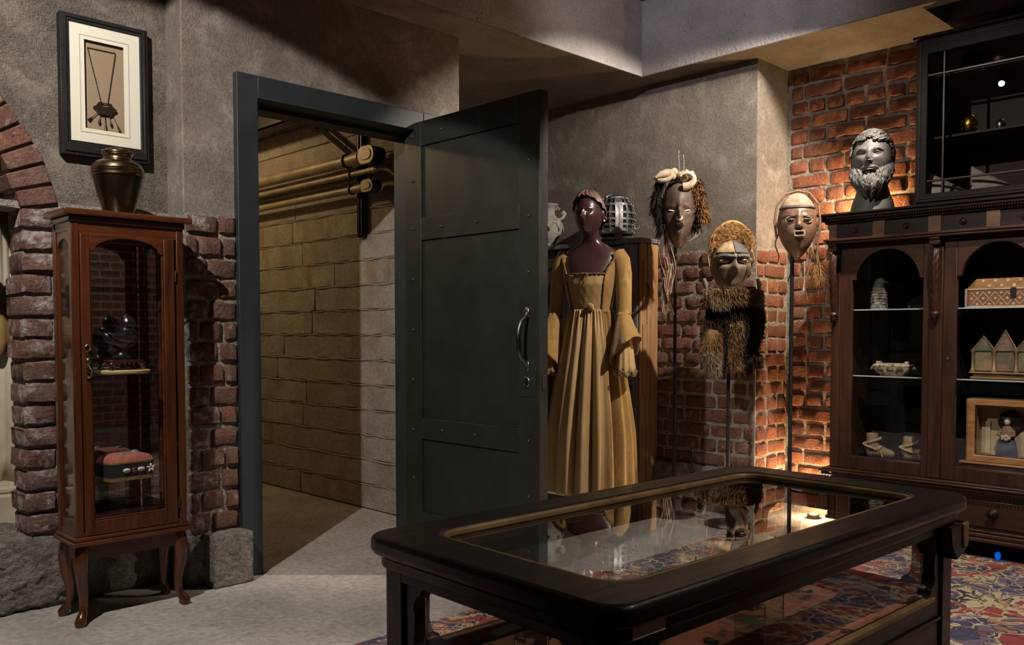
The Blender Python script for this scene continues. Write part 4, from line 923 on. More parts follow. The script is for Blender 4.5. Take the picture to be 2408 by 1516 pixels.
# ================================================================ faces: a shell with soft bumps
def face_fn(a, b, c, feats, jaw=.35, crown=.0, flat=0):
    def f(az, el):
        ce, se = math.cos(el), math.sin(el)
        x = a*ce*math.sin(az); y = -b*ce*math.cos(az); z = c*se
        if z < 0: x *= 1 - jaw*(-z/c)**1.6; y *= 1 - jaw*.35*(-z/c)**2
        if math.cos(az) > 0:
            fw_ = min(1, math.cos(az)*ce*2.2); d = 0
            X = x/a; Z = z/c
            for (x0, z0, wx, wz, A) in feats:
                for sgn in ((1,) if x0 == 0 else (1,-1)):
                    d += A*math.exp(-((X-sgn*x0)/wx)**2-((Z-z0)/wz)**2)
            y -= d*fw_
        return Vector((x, y, z))
    return f
def shell(fn, az0, az1, nu, nv, el0=-89, el1=89, off=(0,0,0)):
    b = MB(); cl_ = abs(az1-az0) >= 359.9
    b.grid(lambda i, j: fn(R(az0+(az1-az0)*i), R(el0+(el1-el0)*j)) + Vector(off), nu, nv, cl_)
    return b
HUMAN = [(0,-.02,.11,.13,.006),(0,-.14,.12,.11,.018),(0,.05,.09,.18,.008),(.36,.07,.17,.075,-.010),(.36,.07,.09,.045,.004),(.34,.21,.24,.06,.005),(.42,-.10,.22,.16,.004),
         (0,-.33,.17,.030,.006),(0,-.41,.15,.035,.0065),(0,-.365,.19,.014,-.004),(0,-.50,.15,.05,-.003),(0,-.68,.22,.14,.010),(.11,-.20,.05,.04,.004)]

# ================================================================ mannequin in the gown
mq = thing('mannequin', 'dark bronze mannequin wearing an ochre velvet and satin period gown', 'mannequin', (3.98, 3.455, 0), -68)
MB().lathe([(.17,0),(.17,.012),(.15,.018),(.0005,.018)],40).build('base_plate', DARKST, mq, smooth=40); MB().cyl((0,0,.01),(0,0,1.0),.014,12).build('pole', DARKST, mq, smooth=40)
hd_c = Vector((0,-.040,1.792)); fn = face_fn(.083,.106,.138, [(x,z,wx,wz,A*1.25) for x,z,wx,wz,A in HUMAN], jaw=.34)
# body: neck, shoulders, chest to hips in one mesh, head joined
bd_ = MB()
def loft(levels, n=40, mb=None, f0=0, f1=360, mod=None):   # levels: z, cx, cy, rx, ry
    mb = mb or MB(); vs_ = []; fs_ = []; full = f1-f0 >= 359.9; cnt = n if full else n+1
    for li, (z, cx, cy, rx, ry) in enumerate(levels):
        for k in range(cnt):
            a = R(f0+(f1-f0)*k/n); p = [cx+rx*math.sin(a), cy-ry*math.cos(a), z]
            if mod: p = mod(p, a, li)
            vs_.append(p)
    for i in range(len(levels)-1):
        for k in range(n):
            k2 = (k+1) % cnt; fs_.append((i*cnt+k, i*cnt+k2, (i+1)*cnt+k2, (i+1)*cnt+k))
    mb.add(vs_, fs_); return mb
loft([(.95,0,0,.150,.105),(1.08,0,0,.135,.098),(1.20,0,0,.112,.088),(1.30,0,-.005,.125,.100),(1.38,0,-.012,.140,.115),(1.46,0,-.005,.155,.100),(1.52,0,.004,.168,.082),(1.555,0,.008,.172,.070),(1.585,0,.008,.150,.060),(1.610,0,.006,.105,.052),(1.635,0,.002,.066,.050),(1.660,0,-.006,.055,.052),(1.69,0,-.018,.052,.053),(1.73,0,-.026,.052,.056),(1.78,0,-.028,.055,.062)], 48, bd_)
bd_.grid(lambda i, j: fn(2*PI*i-PI, R(-89+178*j)) + hd_c, 96, 72, True)
for sx in (-1,1): bd_.ball((sx*.083,-.022,1.795),(.012,.022,.034),12,10)
for sx in (-1,1): bd_.tube([(sx*.150,.006,1.555),(sx*.182,.004,1.50),(sx*.196,.0,1.40),(sx*.205,-.012,1.26),(sx*.212,-.04,1.12),(sx*.215,-.07,1.02)],[.045,.046,.040,.034,.028,.022],14)
bd_.build('body', SKIN, mq, smooth=70)
# swept back hair
hb = MB()
hf = face_fn(.0875,.112,.146, [], jaw=.1)
def hairfn(i, j):
    az = 2*PI*i - PI; t = j
    lo_el = 10 + 32*math.cos(az) if math.cos(az) > 0 else 10 + 46*math.cos(az)
    el = R(lo_el + (89-lo_el)*t)
    p = hf(az, el); part = az + .35; w_ = (abs(math.sin(7*part + 2.4*t*(1 if part > 0 else -1) + .5*math.sin(5*t)))**.7) * .0125 * (.35+.65*math.cos(el))*(1-.3*t) - .006*math.exp(-(part/.10)**2)*(t < .95)
    d = p.normalized(); return p + d*(w_ + .004*(1-t)) + hd_c
hb.grid(hairfn, 200, 40, True); 
hb.build('hair', HAIRM, mq, smooth=70)
for sx in (-1,1): b = MB(); b.ball((sx*.090,-.026,1.756),.007,10,6); b.build('earring', SHELLM, mq, smooth=60)
# gown: angles in degrees, 0 = front
def bodice_r(z):
    zs_ = [1.225,1.30,1.38,1.46,1.53,1.57]; rx = [.123,.136,.152,.166,.180,.182]; ry = [.098,.110,.126,.116,.094,.080]; cy = [0,-.004,-.010,-.006,.002,.006]
    return np.interp(z,zs_,rx), np.interp(z,zs_,ry), np.interp(z,zs_,cy)
def bodice(f0, f1, n, ztop, nm, m, zb=1.215, dr=0):
    b = MB()
    def g(i, j):
        a = f0 + (f1-f0)*i; zt = ztop(a); z = zb + (zt-zb)*j; rx, ry, cy = bodice_r(z); q = R(a)
        wr = .0010*math.sin(a*.35+z*30)*math.sin(z*55)
        return Vector(((rx+dr+wr)*math.sin(q), cy-(ry+dr+wr)*math.cos(q), z))
    b.grid(g, n, 24); return b.build(nm, m, mq, smooth=70, solid=.004)
NECK_Z = 1.440
bodice(-46, 46, 30, lambda a: NECK_Z + .006*math.cos(R(a*6)), 'stomacher', SATIN)
def side_top(a):
    t = min(1, max(0, (abs(a)-46)/26)); return NECK_Z + (1.588-NECK_Z)*t**.8
for sg in (-1,1): bodice(sg*46, sg*180, 50, side_top, 'bodice_side', VELVET, dr=.003)
def cpt(a, z, dr=.008):
    rx, ry, cy = bodice_r(z); q = R(a); return (( rx+dr)*math.sin(q), cy-(ry+dr)*math.cos(q), z)
b = MB(); b.tube([cpt(a, NECK_Z+.004*math.sin(a*.9)) for a in range(-46,47,4)], .0045, 8); b.build('neck_cord', TRIMC, mq, smooth=60)
for sg in (-1,1):
    b = MB(); b.tube([cpt(sg*46, z) for z in np.linspace(1.215, NECK_Z, 16)], [.0035+.0015*(k%2) for k in range(16)], 6); b.build('lacing', TRIMC, mq, smooth=60)
    b = MB(); b.tube([cpt(sg*a, side_top(sg*a)+.0) for a in range(46,74,3)], [.005+.003*(k%2) for k in range(10)], 8); b.build('neck_frill', TRIMC, mq, smooth=60)
b = MB(); b.ball(cpt(6,NECK_Z-.004,.014),(.014,.008,.010)); b.tube([cpt(6,NECK_Z,.014), cpt(2,NECK_Z-.03,.016), cpt(0,NECK_Z-.055,.014)],.003,6); b.tube([cpt(6,NECK_Z,.014), cpt(9,NECK_Z-.03,.016), cpt(8,NECK_Z-.04,.014)],.003,6); b.build('bow', TRIMC, mq, smooth=60)
b = MB(); b.tube([cpt(12,1.262,.006), cpt(15,1.250,.022), cpt(18,1.236,.020), cpt(14,1.226,.012)], [.010,.020,.016,.006], 12); b.build('waist_rosette', SATIN, mq, smooth=60)
# skirt with deep folds
ph = rng.uniform(0, 6.28, 4)
def skirt(f0, f1, n, nm, m, folds, sharp):
    b = MB()
    def g(i, j):
        a = f0 + (f1-f0)*i; q = R(a); t = j; z = 1.232 - t*(1.232-.135)
        rx = .122 + .085*(1-(1-t)**2.0) + .02*t; ry = .098 + .100*(1-(1-t)**2.0) + .02*t
        am = (.010 + .050*min(1, t*1.5)) * (1-.10*t)
        s1 = abs(math.sin(folds*q/2 + ph[0] + .5*math.sin(q*3+t*1.1+ph[1])))**sharp*2-1
        s2 = math.sin(folds*1.7*q + ph[2] + .6*t); gather = .006*math.sin(q*46)*max(0, 1-t*5)
        d = am*(.85*s1 + .3*s2) + gather
        return Vector(((rx+d)*math.sin(q), -(ry+d)*math.cos(q), z + (.018*s1 if t > .97 else 0)))
    b.grid(g, n, 60); return b.build(nm, m, mq, smooth=70, solid=.004)
skirt(-60, 44, 160, 'skirt_front', SATIN, 11, .38); skirt(44, 172, 190, 'skirt_side', VELVET, 11, .38); skirt(-172, -60, 170, 'skirt_side', VELVET, 11, .38); skirt(172, 188, 20, 'skirt_back', VELVET, 11, .38)
b = MB(); b.tube([cpt(a, 1.222+.006*math.sin(a*.3), .006) for a in range(-180,180,5)], .006, 8, True); b.build('waistband', TRIMC, mq, smooth=60)
# sleeves
for sg in (-1,1):
    pts = [Vector(p) for p in ((.160,.006,1.565),(.186,.004,1.520),(.200,.002,1.44),(.207,-.006,1.36),(.212,-.016,1.27),(.216,-.03,1.200))]
    b = MB(); rr = [.048,.055,.052,.047,.044,.045]
    b.tube([(sg*p.x,p.y,p.z) for p in pts], rr, 28); b.build('sleeve', VELVET, mq, smooth=70)
    b = MB()
    def fl_(i, j, sg=sg):
        a = 2*PI*i; t = j; r_ = .045 + .075*t + .012*t*math.sin(a*5+1.2); drop = .235*t*(1 + .40*math.sin(a*1.0 - 1.2)*t)
        return Vector((sg*(.216 + .030*t + r_*math.cos(a)*.72), -.03 - .055*t + r_*math.sin(a)*1.0, 1.215 - drop))
    b.grid(fl_, 60, 16, True); b.build('sleeve_flounce', VELVET, mq, smooth=70, solid=.003)
    b = MB()
    def lc_(i, j, sg=sg):
        a = 2*PI*i; t = j; r_ = .036 + .032*t + .007*t*math.sin(a*9); return Vector((sg*(.226+.020*t + r_*math.cos(a)*.8), -.05-.045*t + r_*math.sin(a), 1.16 - .300*t + .012*t*math.sin(a*7)))
    b.grid(lc_, 60, 10, True); b.build('undersleeve', SATIN, mq, smooth=70, solid=.003)
    b = MB(); b.tube([lc_(k/60, 1.0)+Vector((0,0,.004*math.sin(k*1.9))) for k in range(60)], [.008+.005*(k%3)/2 for k in range(60)], 6, True); b.build('lace_cuff', LACE, mq, smooth=60)

# ================================================================ fur helper: tapered blades joined into one mesh
def fur(name, m, parent, roots, n_seed=0, length=.03, width=.0022, grav=.5, jit=.35):
    """roots: list of (point, normal); each becomes one bent blade"""
    rr = random.Random(n_seed); v = []; f = []
    for p, nrm_ in roots:
        p = Vector(p); d = Vector(nrm_).normalized(); d = (d + Vector((rr.gauss(0,jit), rr.gauss(0,jit), rr.gauss(0,jit)))).normalized()
        L_ = length*rr.uniform(.6,1.25); sd = d.cross(Vector((rr.gauss(0,1),rr.gauss(0,1),rr.gauss(0,1)))).normalized()*width*rr.uniform(.7,1.3)
        m1_ = p + d*L_*.5; tip = p + d*L_ + Vector((0,0,-L_*grav)); b = len(v)
        v += [p-sd, p+sd, m1_+sd*.7, m1_-sd*.7, tip]; f += [(b,b+1,b+2,b+3),(b+3,b+2,b+4)]
    me = bpy.data.meshes.new(name); me.from_pydata([tuple(q) for q in v], [], f); me.update(); me.materials.append(m)
    o = bpy.data.objects.new(name, me); C.objects.link(o); o.parent = parent; o['kind'] = 'stuff'; return o

def mask_stand(x, y, h, label):
    t = thing('mask_stand', label, 'stand', (x, y, .0125 if y < 2.6 else 0), -45)
    MB().lathe([(.13,0),(.13,.010),(.12,.014),(.0005,.014)],32).build('base', IRON, t, smooth=40)
    MB().cyl((0,0,.012),(0,0,h),.0105,12).build('pole', IRON, t, smooth=40)
    MB().tube([(0,0,h-.02),(0,.0,h),(0,-.02,h+.03)],.008,8).build('holder', IRON, t, smooth=40)
MX = 4.30
mask_stand(MX, 3.070, 1.70, 'black pole stand carrying the tall mask with trailing cloth strips')
mask_stand(MX, 2.700, 1.34, 'black pole stand carrying the straw crested mask with pelt')
mask_stand(MX, 2.316, 1.51, 'black pole stand carrying the round russet mask with cords')

# ---- mask with horn headdress and cloth strips
k1 = thing('horned_mask', 'long dark wooden mask with curled horn headdress and trailing pink cloth strips', 'mask', (MX-.012, 3.040, 1.60), -52)
F1 = [(0,.36,.5,.30,.020),(0,.10,.40,.05,-.010),(.42,.02,.22,.055,-.014),(0,-.05,.10,.22,.026),(0,-.17,.16,.09,.022),(0,-.40,.20,.06,.016),(0,-.62,.25,.15,.014),(.45,-.18,.2,.15,-.006),(.42,.12,.24,.05,.010)]
f1 = face_fn(.100,.085,.205, F1, jaw=.40)
b = shell(f1, -92, 92, 70, 70, off=(0,0,.200)); b.build('face', MASK1, k1, smooth=70, solid=.008)
for sx in (-1,1):
    b = MB(); b.M = Matrix.Translation((sx*.043,-.074,.203)) @ Matrix.Rotation(R(-sx*10),4,'Y'); b.ball((0,0,0),(.021,.008,.0055),12,6); b.build('eye', WHITEP, k1, smooth=60)
b = MB(); b.ball((0,-.104,.160),(.019,.010,.020),12,8); b.build('nose_tip', WHITEP, k1, smooth=60)
b = MB(); b.ball((0,-.092,.118),(.026,.012,.018),12,8); b.build('mouth', DARKH, k1, smooth=60)
b = MB(); b.ball((0,-.086,.244),(.006,.005,.010),8,6); b.build('brow_mark', WHITEP, k1, smooth=60)
hr = MB()
def horn(cx, cz, a0, a1, r0, r1, y, w0):
    pts = []; rr = []
    for k in range(14):
        t = k/13; q = R(a0+(a1-a0)*t); r_ = r0+(r1-r0)*t; pts.append((cx+r_*math.cos(q), y-.02*t, cz+r_*math.sin(q)*.75)); rr.append(w0*(1-.8*t)+.003)
    hr.tube(pts, rr, 10)
horn(.030,.385,-100,160,.062,.030,-.090,.020); horn(-.085,.415,200,420,.055,.030,-.075,.018)
hr.build('horns', BONE, k1, smooth=70)
b = MB(); b.tube([(-.035,-.05,.425),(-.075,-.085,.418),(-.110,-.095,.408),(-.140,-.098,.392)],[.022,.026,.020,.008],10); b.tube([(-.09,-.085,.398),(-.125,-.095,.378)],[.012,.006],8); b.build('animal_skull', BONE, k1, smooth=60)
ru = random.Random(5); b = MB()
for k in range(16): b.ball((ru.uniform(-.06,.08), ru.uniform(-.07,.0), .40+ru.uniform(-.01,.03)), ru.uniform(.014,.026), 8, 6)
b.build('fibre_bundle', BONE, k1, smooth=60)
for dx_, h_ in ((.0,.130),(.028,.105)): MB().cyl((dx_,-.02,.40),(dx_-.004,-.02,.43+h_),.0028,8).build('quill', STEEL, k1)
# dark hair at the sides and orange plait on the right
roots = []
for k in range(1500):
    sx = -1 if ru.random() < .72 else 1; t = ru.random(); z = .40 - .30*t; x = sx*(.085+.032*math.sin(PI*min(1,t*1.2))+ru.uniform(-.012,.02)); roots.append(((x, ru.uniform(-.04,.02), z), (sx*.5, -.4, -.6)))
fur('side_hair', DARKH, k1, roots, 3, .055, .004, .5, .4)
b = MB(); b.tube([(.082,-.02,.395),(.105,-.025,.33),(.120,-.025,.26),(.138,-.02,.20),(.146,-.02,.145)],[.014,.020,.022,.020,.010],10); b.build('plait', ORANGEF, k1, smooth=60)
roots = []
for k in range(1100):
    t = ru.random(); c_ = (.090+.06*t, -.03, .39-.25*t); a = ru.uniform(0,2*PI); roots.append(((c_[0]+.02*math.cos(a), c_[1]+.018*math.sin(a), c_[2]), (math.cos(a)*.8, math.sin(a)*.8-.2, -.5)))
fur('plait_fibres', ORANGEF, k1, roots, 4, .028, .003, .4, .3)
b = MB(); b.grid(lambda i,j: Vector((.045+.06*math.sin(PI*i)*.9+.045*(1-j)*i, -.055+.06*i-.012*math.sin(9*j), .02+.17*i*(.6+.4*j)+.02*math.sin(5*j)*i)), 14, 10); b.build('jaw_wrap', mat('grey_wrap',(.30,.27,.25),(.17,.15,.14),rough=.9,ns=20,bump=.6,bs=40), k1, smooth=70, solid=.006)
for s_i, (x0, z0, ln, ww, sd_2) in enumerate(((-.080,.130,.29,.052,1),(-.104,.10,.44,.044,2),(-.062,.10,.38,.040,3),(-.090,-.06,.34,.040,4),(-.062,-.10,.30,.030,5))):
    b = MB()
    def rag(i, j, x0=x0, z0=z0, ln=ln, ww=ww, sd_2=sd_2):
        z = z0 - ln*j; wv = ww*(1-.45*j)*(1+.25*math.sin(9*j+sd_2)); cx = x0 + .018*math.sin(5*j+sd_2*1.7) + .02*j; tw = 2.2*j+sd_2
        return Vector((cx+(i-.5)*wv*math.cos(tw*.6), -.015*sd_2*.4+(i-.5)*wv*math.sin(tw*.6)*.7+.008*math.sin(14*i+8*j), z))
    b.grid(rag, 8, 26); b.build('cloth_strip', PINKC, k1, smooth=70, solid=.004)

# ---- mask with straw crest and pelt
k2 = thing('straw_crested_mask', 'two tone painted mask with woven straw crest and fur pelt', 'mask', (MX-.01, 2.690, 1.345), -42)
F2 = [(0,.42,.7,.16,.016),(.40,.26,.34,.055,.022),(.42,.10,.30,.10,-.020),(0,.06,.10,.26,.030),(0,-.16,.20,.16,.030),(.48,-.10,.25,.16,.008),(0,-.52,.4,.15,-.004)]
f2 = face_fn(.113,.080,.150, F2, jaw=.30)
b = shell(f2, -92, 92, 70, 60, off=(0,0,.130)); b.build('face', MASK2, k2, smooth=70, solid=.008)
def patch(sg, m, nm):
    b = MB(); b.grid(lambda i, j: (lambda p: Vector((p.x*1.012, p.y*1.012-.008, p.z+.130)))(f2(R(sg*(1+62*i)), R(24+38*j))), 24, 14); b.build(nm, m, k2, smooth=70, solid=.003)
patch(-1, MASK2L, 'pale_forehead'); patch(1, MASK2D, 'dark_forehead')
for sx in (-1,1):
    b = MB(); b.grid(lambda i, j, sx=sx: (lambda p: Vector((p.x*1.01, p.y*1.01-.010, p.z+.130)))(f2(R(sx*(6+50*i)), R(13+7*j+3*math.sin(PI*i)))), 16, 4); b.build('brow', MASK2D, k2, smooth=70, solid=.004)
    b = MB(); b.M = Matrix.Translation((sx*.050,-.074,.148)) @ Matrix.Rotation(R(sx*5),4,'Y'); b.ball((0,0,0),(.031,.016,.012),14,8); o = b.build('eyelid', BONE, k2, smooth=60)
    MB().box(sx*.050-.022,sx*.050+.022,-.0915,-.086,.1475,.1505).build('eye_slit', DARKH, o)
    b = MB(); b.tube([(sx*.108,-.008,.17),(sx*.122,-.004,.15),(sx*.116,-.006,.12)],[.008,.011,.006],8); b.build('ear', MASK2, k2, smooth=60)
# straw crest: rows of coiled straw on an upright fan
for k in range(13):
    r_ = .024 + k*.0062; zc = .225; pts = [(r_*1.30*math.cos(R(q)), -.030-.012*math.sin(R(q)) + .0015*math.sin(q*.7+k), zc + r_*1.42*math.sin(R(q))*.98) for q in np.linspace(0,180,30)]
    b = MB(); b.tube(pts, [.0062+.0012*math.sin(i*2.1+k) for i in range(30)], 6); b.build('straw_coil', STRAW, k2, smooth=60)
r_ = .104; b = MB(); b.tube([(r_*1.08*math.cos(R(q)), -.030-.010*math.sin(R(q)), .222 + r_*1.40*math.sin(R(q))) for q in np.linspace(-8,188,40)], .0085, 8); b.build('crest_rim', STRAWL, k2, smooth=60)
MB().grid(lambda i, j: Vector((.135*j*math.cos(PI*i)*.82, -.022, .225+.135*j*math.sin(PI*i))), 24, 4).build('crest_backing', STRAW, k2, solid=.006)
roots = []
for k in range(1300):
    q = R(ru.uniform(0,180)); r_ = ru.uniform(.02,.098); roots.append(((r_*1.3*math.cos(q), -.045, .225+r_*1.40*math.sin(q)), (-math.sin(q)*(1 if ru.random()<.5 else -1), -.25, math.cos(q)*.6)))
fur('loose_straw', STRAW, k2, roots, 9, .022, .0013, 0, .25)
for sx in (-1,1): MB().tube([(sx*.118,-.02,.22),(sx*.131,-.018,.17),(sx*.122,-.02,.12)],.004,6).build('tie_cord', STRAWL, k2, smooth=60)
# pelt
def pelt_sheet(i, j):
    z = .005 - .46*j; w_ = .13 + .045*math.sin(PI*min(1,j*.9)); x = (i-.5)*2*w_ + .02*math.sin(j*5)
    return Vector((x, -.035-.020*math.sin(PI*i)-.022*math.sin(i*9+j*3)*j, z*(1-.10*math.sin(i*13)*j)))
MB().grid(pelt_sheet, 24, 20).build('pelt', FURD, k2, smooth=70, solid=.016)
roots = []
for k in range(8500):
    i, j = ru.random(), ru.random(); roots.append((pelt_sheet(i,j)+Vector((0,-.008,0)), ((i-.5)*.8,-.45,-.8)))
fur('pelt_fur', FURD, k2, roots, 11, .030, .0021, .25, .35)
roots = []
for k in range(2600):
    j = ru.random(); i = .40+.22*ru.random()+.1*j; roots.append((pelt_sheet(min(1,i),.42+.58*j)+Vector((0,-.012,0)), (.0,-.4,-.8)))
fur('pelt_fur_tawny', FURL, k2, roots, 12, .028, .0021, .25, .35)
roots = []
for k in range(5200):
    a = ru.uniform(-1,1); x = .155*a; z = -.005-.075*ru.random()-.03*a*a+.02*abs(a); roots.append(((x, -.055-.03*math.cos(a*1.4)*ru.random(), z), (a*.6,-.7,-.25)))
fur('collar_fur', FURL, k2, roots, 13, .042, .0024, .35, .45)
roots = []
for k in range(1200):
    a = ru.uniform(-.75,-.2); roots.append(((.155*a, -.075, -.05-.05*ru.random()), (a*.4,-.8,-.35)))
fur('collar_fur_pale', FURG, k2, roots, 14, .04, .0024, .35, .4)
def tail_c(t): return Vector((-.115-.020*math.sin(t*3)+.02*t, -.075, -.235-.24*t))
MB().tube([tail_c(t) for t in np.linspace(0,1,9)], [.030,.040,.044,.042,.038,.034,.028,.018,.004], 12).build('tail', FURL, k2, smooth=70)
for lo2, hi2, m_, nn, sd_ in ((0,.62,FURL,3600,15),(.45,1,FURG,2600,16)):
    roots = []
    for k in range(nn):
        t = lo2+(hi2-lo2)*ru.random(); a = ru.uniform(0,2*PI); r_ = .040*math.sin(PI*min(.98,.2+.75*t)); p = tail_c(t)+Vector((r_*math.cos(a), r_*math.sin(a)*.7, 0)); roots.append((p, (math.cos(a)*.7, math.sin(a)*.7-.2, -.8)))
    fur('tail_fur' if m_ is FURL else 'tail_fur_pale', m_, k2, roots, sd_, .036, .0021, .3, .3)
for (x, z, r_) in ((.135,-.40,.035),(.03,-.43,.022)):
    roots = []
    for k in range(700):
        a, e = ru.uniform(0,2*PI), ru.uniform(-1,1); d = Vector((math.cos(a)*math.sqrt(1-e*e), math.sin(a)*math.sqrt(1-e*e), e)); roots.append((Vector((x,-.06,z))+d*r_*.7, d+Vector((0,-.2,-.6))))
    fur('paw_fur', FURD if x > .1 else FURL, k2, roots, int(x*1000), .03, .0022, .3, .3)
b = MB(); b.tube([(-.155,-.03,.05),(-.150,-.045,.02),(-.145,-.05,-.02)],[.010,.016,.006],8); b.build('bead_tab', MASK2, k2, smooth=60)
b = MB(); b.tube([(.150,-.03,.05),(.155,-.045,.02),(.150,-.05,-.02)],[.010,.016,.006],8); b.build('bead_tab', MASK2, k2, smooth=60)

# ---- round russet mask
k3 = thing('russet_mask', 'russet wooden mask with pale domed cap and hanging cords', 'mask', (MX, 2.290, 1.495), -56)
F3 = [(0,.10,.10,.22,.018),(0,-.06,.13,.09,.020),(.40,.13,.27,.12,-.012),(.40,.12,.17,.070,.013),(.38,.27,.32,.04,.010),(0,-.30,.25,.11,.016),(0,-.30,.14,.035,-.014),(0,-.72,.25,.14,.008),(0,.52,.6,.05,-.004)]
f3 = face_fn(.098,.088,.170, F3, jaw=.40)
b = shell(f3, -95, 95, 80, 70, off=(0,0,.165)); b.build('face', MASK3, k3, smooth=70, solid=.008)
b = MB(); b.grid(lambda i, j: (lambda p: Vector((p.x*1.03, p.y*1.03, p.z*1.0+.165)))(f3(R(-100+200*i), R(34+55*j))*1.0), 50, 20); b.build('cap', MASK3H, k3, smooth=70, solid=.008)
b = MB(); b.tube([(lambda p: Vector((p.x*1.06,p.y*1.05-.002,p.z+.163)))(f3(R(q), R(33))) for q in np.linspace(-96,96,40)], .0065, 8); b.build('cap_band', MASK1, k3, smooth=60)
b = MB(); b.tube([(-.103,0,.10),(-.116,.0,.19),(-.104,0,.275),(-.06,0,.335),(0,0,.350),(.06,0,.338),(.106,0,.28),(.118,0,.19),(.108,.0,.10)], .006, 10); b.build('cap_edge', CORD, k3, smooth=60)
for sx in (-1,1):
    ring_ = [(sx*.040+.026*math.cos(q), -.082+.006*abs(math.cos(q)), .188+.017*math.sin(q)) for q in np.linspace(0,2*PI,25)[:-1]]
    b = MB(); b.tube(ring_, .0035, 6, True); b.build('eye_ring', MASK3H, k3, smooth=60)
    b = MB(); b.M = Matrix.Translation((sx*.040,-.084,.188)); b.ball((0,0,0),(.020,.008,.0075),12,6); o = b.build('eye', MASK1, k3, smooth=60); MB().box(sx*.040-.016,sx*.040+.016,-.0935,-.090,.187,.1895).build('eye_slit', DARKH, o)
    b = MB(); b.ball((sx*.098,-.012,.175),(.010,.014,.026),10,8); b.build('ear', MASK3, k3, smooth=60)
b = MB(); b.ring([(-.028,.098),(.028,.098),(.030,.130),(-.030,.130)], [(-.020,.106),(.020,.106),(.021,.122),(-.021,.122)], -.118, -.095); b.build('lips', MASK3H, k3, bev=.004); MB().box(-.020,.020,-.110,-.096,.107,.121).build('mouth', DARKH, k3)
MB().box(-.018,.018,-.122,-.098,.136,.152).build('nose_shade', DARKH, k3, bev=.006)
for (x0, y0, z0, ln, sd_) in ((.105,.01,.16,.36,1),(.112,-.01,.15,.30,2),(.098,.02,.14,.26,3),(-.03,.02,.02,.15,4),(.02,.02,.02,.18,5),(.055,.01,.03,.26,6),(.07,.02,.05,.22,7),(-.10,.01,.14,.16,8)):
    b = MB(); b.tube([(x0+.010*math.sin(k*.9+sd_), y0, z0-ln*k/8) for k in range(9)], .0035, 6); b.build('cord', CORD, k3, smooth=60)
roots = [((.108+ru.uniform(-.012,.012), .0, -.10+ru.uniform(-.02,.06)), (ru.uniform(-.6,.6),-.2,-.8)) for k in range(260)]
fur('cord_tassel', ORANGEF, k3, roots, 21, .05, .0016, .4, .3)
b = MB(); b.tube([(.040,.0,-.02),(.042,.0,-.10),(.038,.0,-.16),(.037,.0,-.175)],[.003,.003,.003,.007],8); b.build('pale_tassel', BONE, k3, smooth=60)

# ================================================================ carved bookcase: lower part, local x = to the right, y = into the wall
cb = thing('carved_cabinet', 'large carved dark walnut cabinet with arched glass doors', 'cabinet', (4.50, 2.187, 0), -90)
CW, CD = 1.10, .44
for x in (.02, CW-.10):
    for y in (.06, CD-.10): MB().lathe([(.04,0),(.05,.02),(.05,.06),(.035,.09)],20,(x+.04,y,0)).build('foot', WALNUTD, cb, smooth=50)
MB().box(.01,CW-.01,.10,.12,0,.09).build('plinth_board', BLACK, cb)
MB().box(-.015,CW+.015,-.020,CD,.088,.108).box(-.008,CW+.008,-.012,CD,.108,.130).box(0,CW,-.004,CD,.130,.146).build('base_moulding', WALNUTX, cb, bev=.006, seg=3)
MB().box(0,CW,0,CD,.146,.318).build('drawer_case', WALNUTX, cb)
for a, b_ in ((.02,.535),(.565,1.08)):
    d = MB().box(a,b_,-.010,.004,.160,.292).build('drawer', WALNUTX, cb, bev=.005)
    for f_ in (.30,.70):
        xk = a+(b_-a)*f_ if a > .1 else a+(b_-a)*f_
        if a > .5: xk = a + (.262 if f_ < .5 else .40)
        k_ = MB(); k_.M = Matrix.Translation((xk,-.010,.232)) @ Matrix.Rotation(R(90),4,'X'); k_.lathe([(.024,0),(.025,.004),(.018,.010),(.012,.014),(.011,.018),(.019,.022),(.022,.028),(.018,.033),(.010,.035),(.008,.038),(.0005,.039)],28)
        if a < .5 or f_ < .5: k_.build('knob', WALNUTD, d, smooth=50)
MB().box(-.010,CW+.010,-.012,CD,.318,.328).box(-.035,CW+.035,-.036,CD,.328,.345).box(-.045,CW+.045,-.046,CD,.345,.358).box(-.030,CW+.030,-.032,CD,.358,.368).build('waist_moulding', WALNUTX, cb, bev=.005, seg=3)
dt = MB()
for k in range(70): dt.box(-.028+k*.0165,-.019+k*.0165,-.0385,-.034,.318,.328)
dt.build('waist_dentils', WALNUTD, cb)
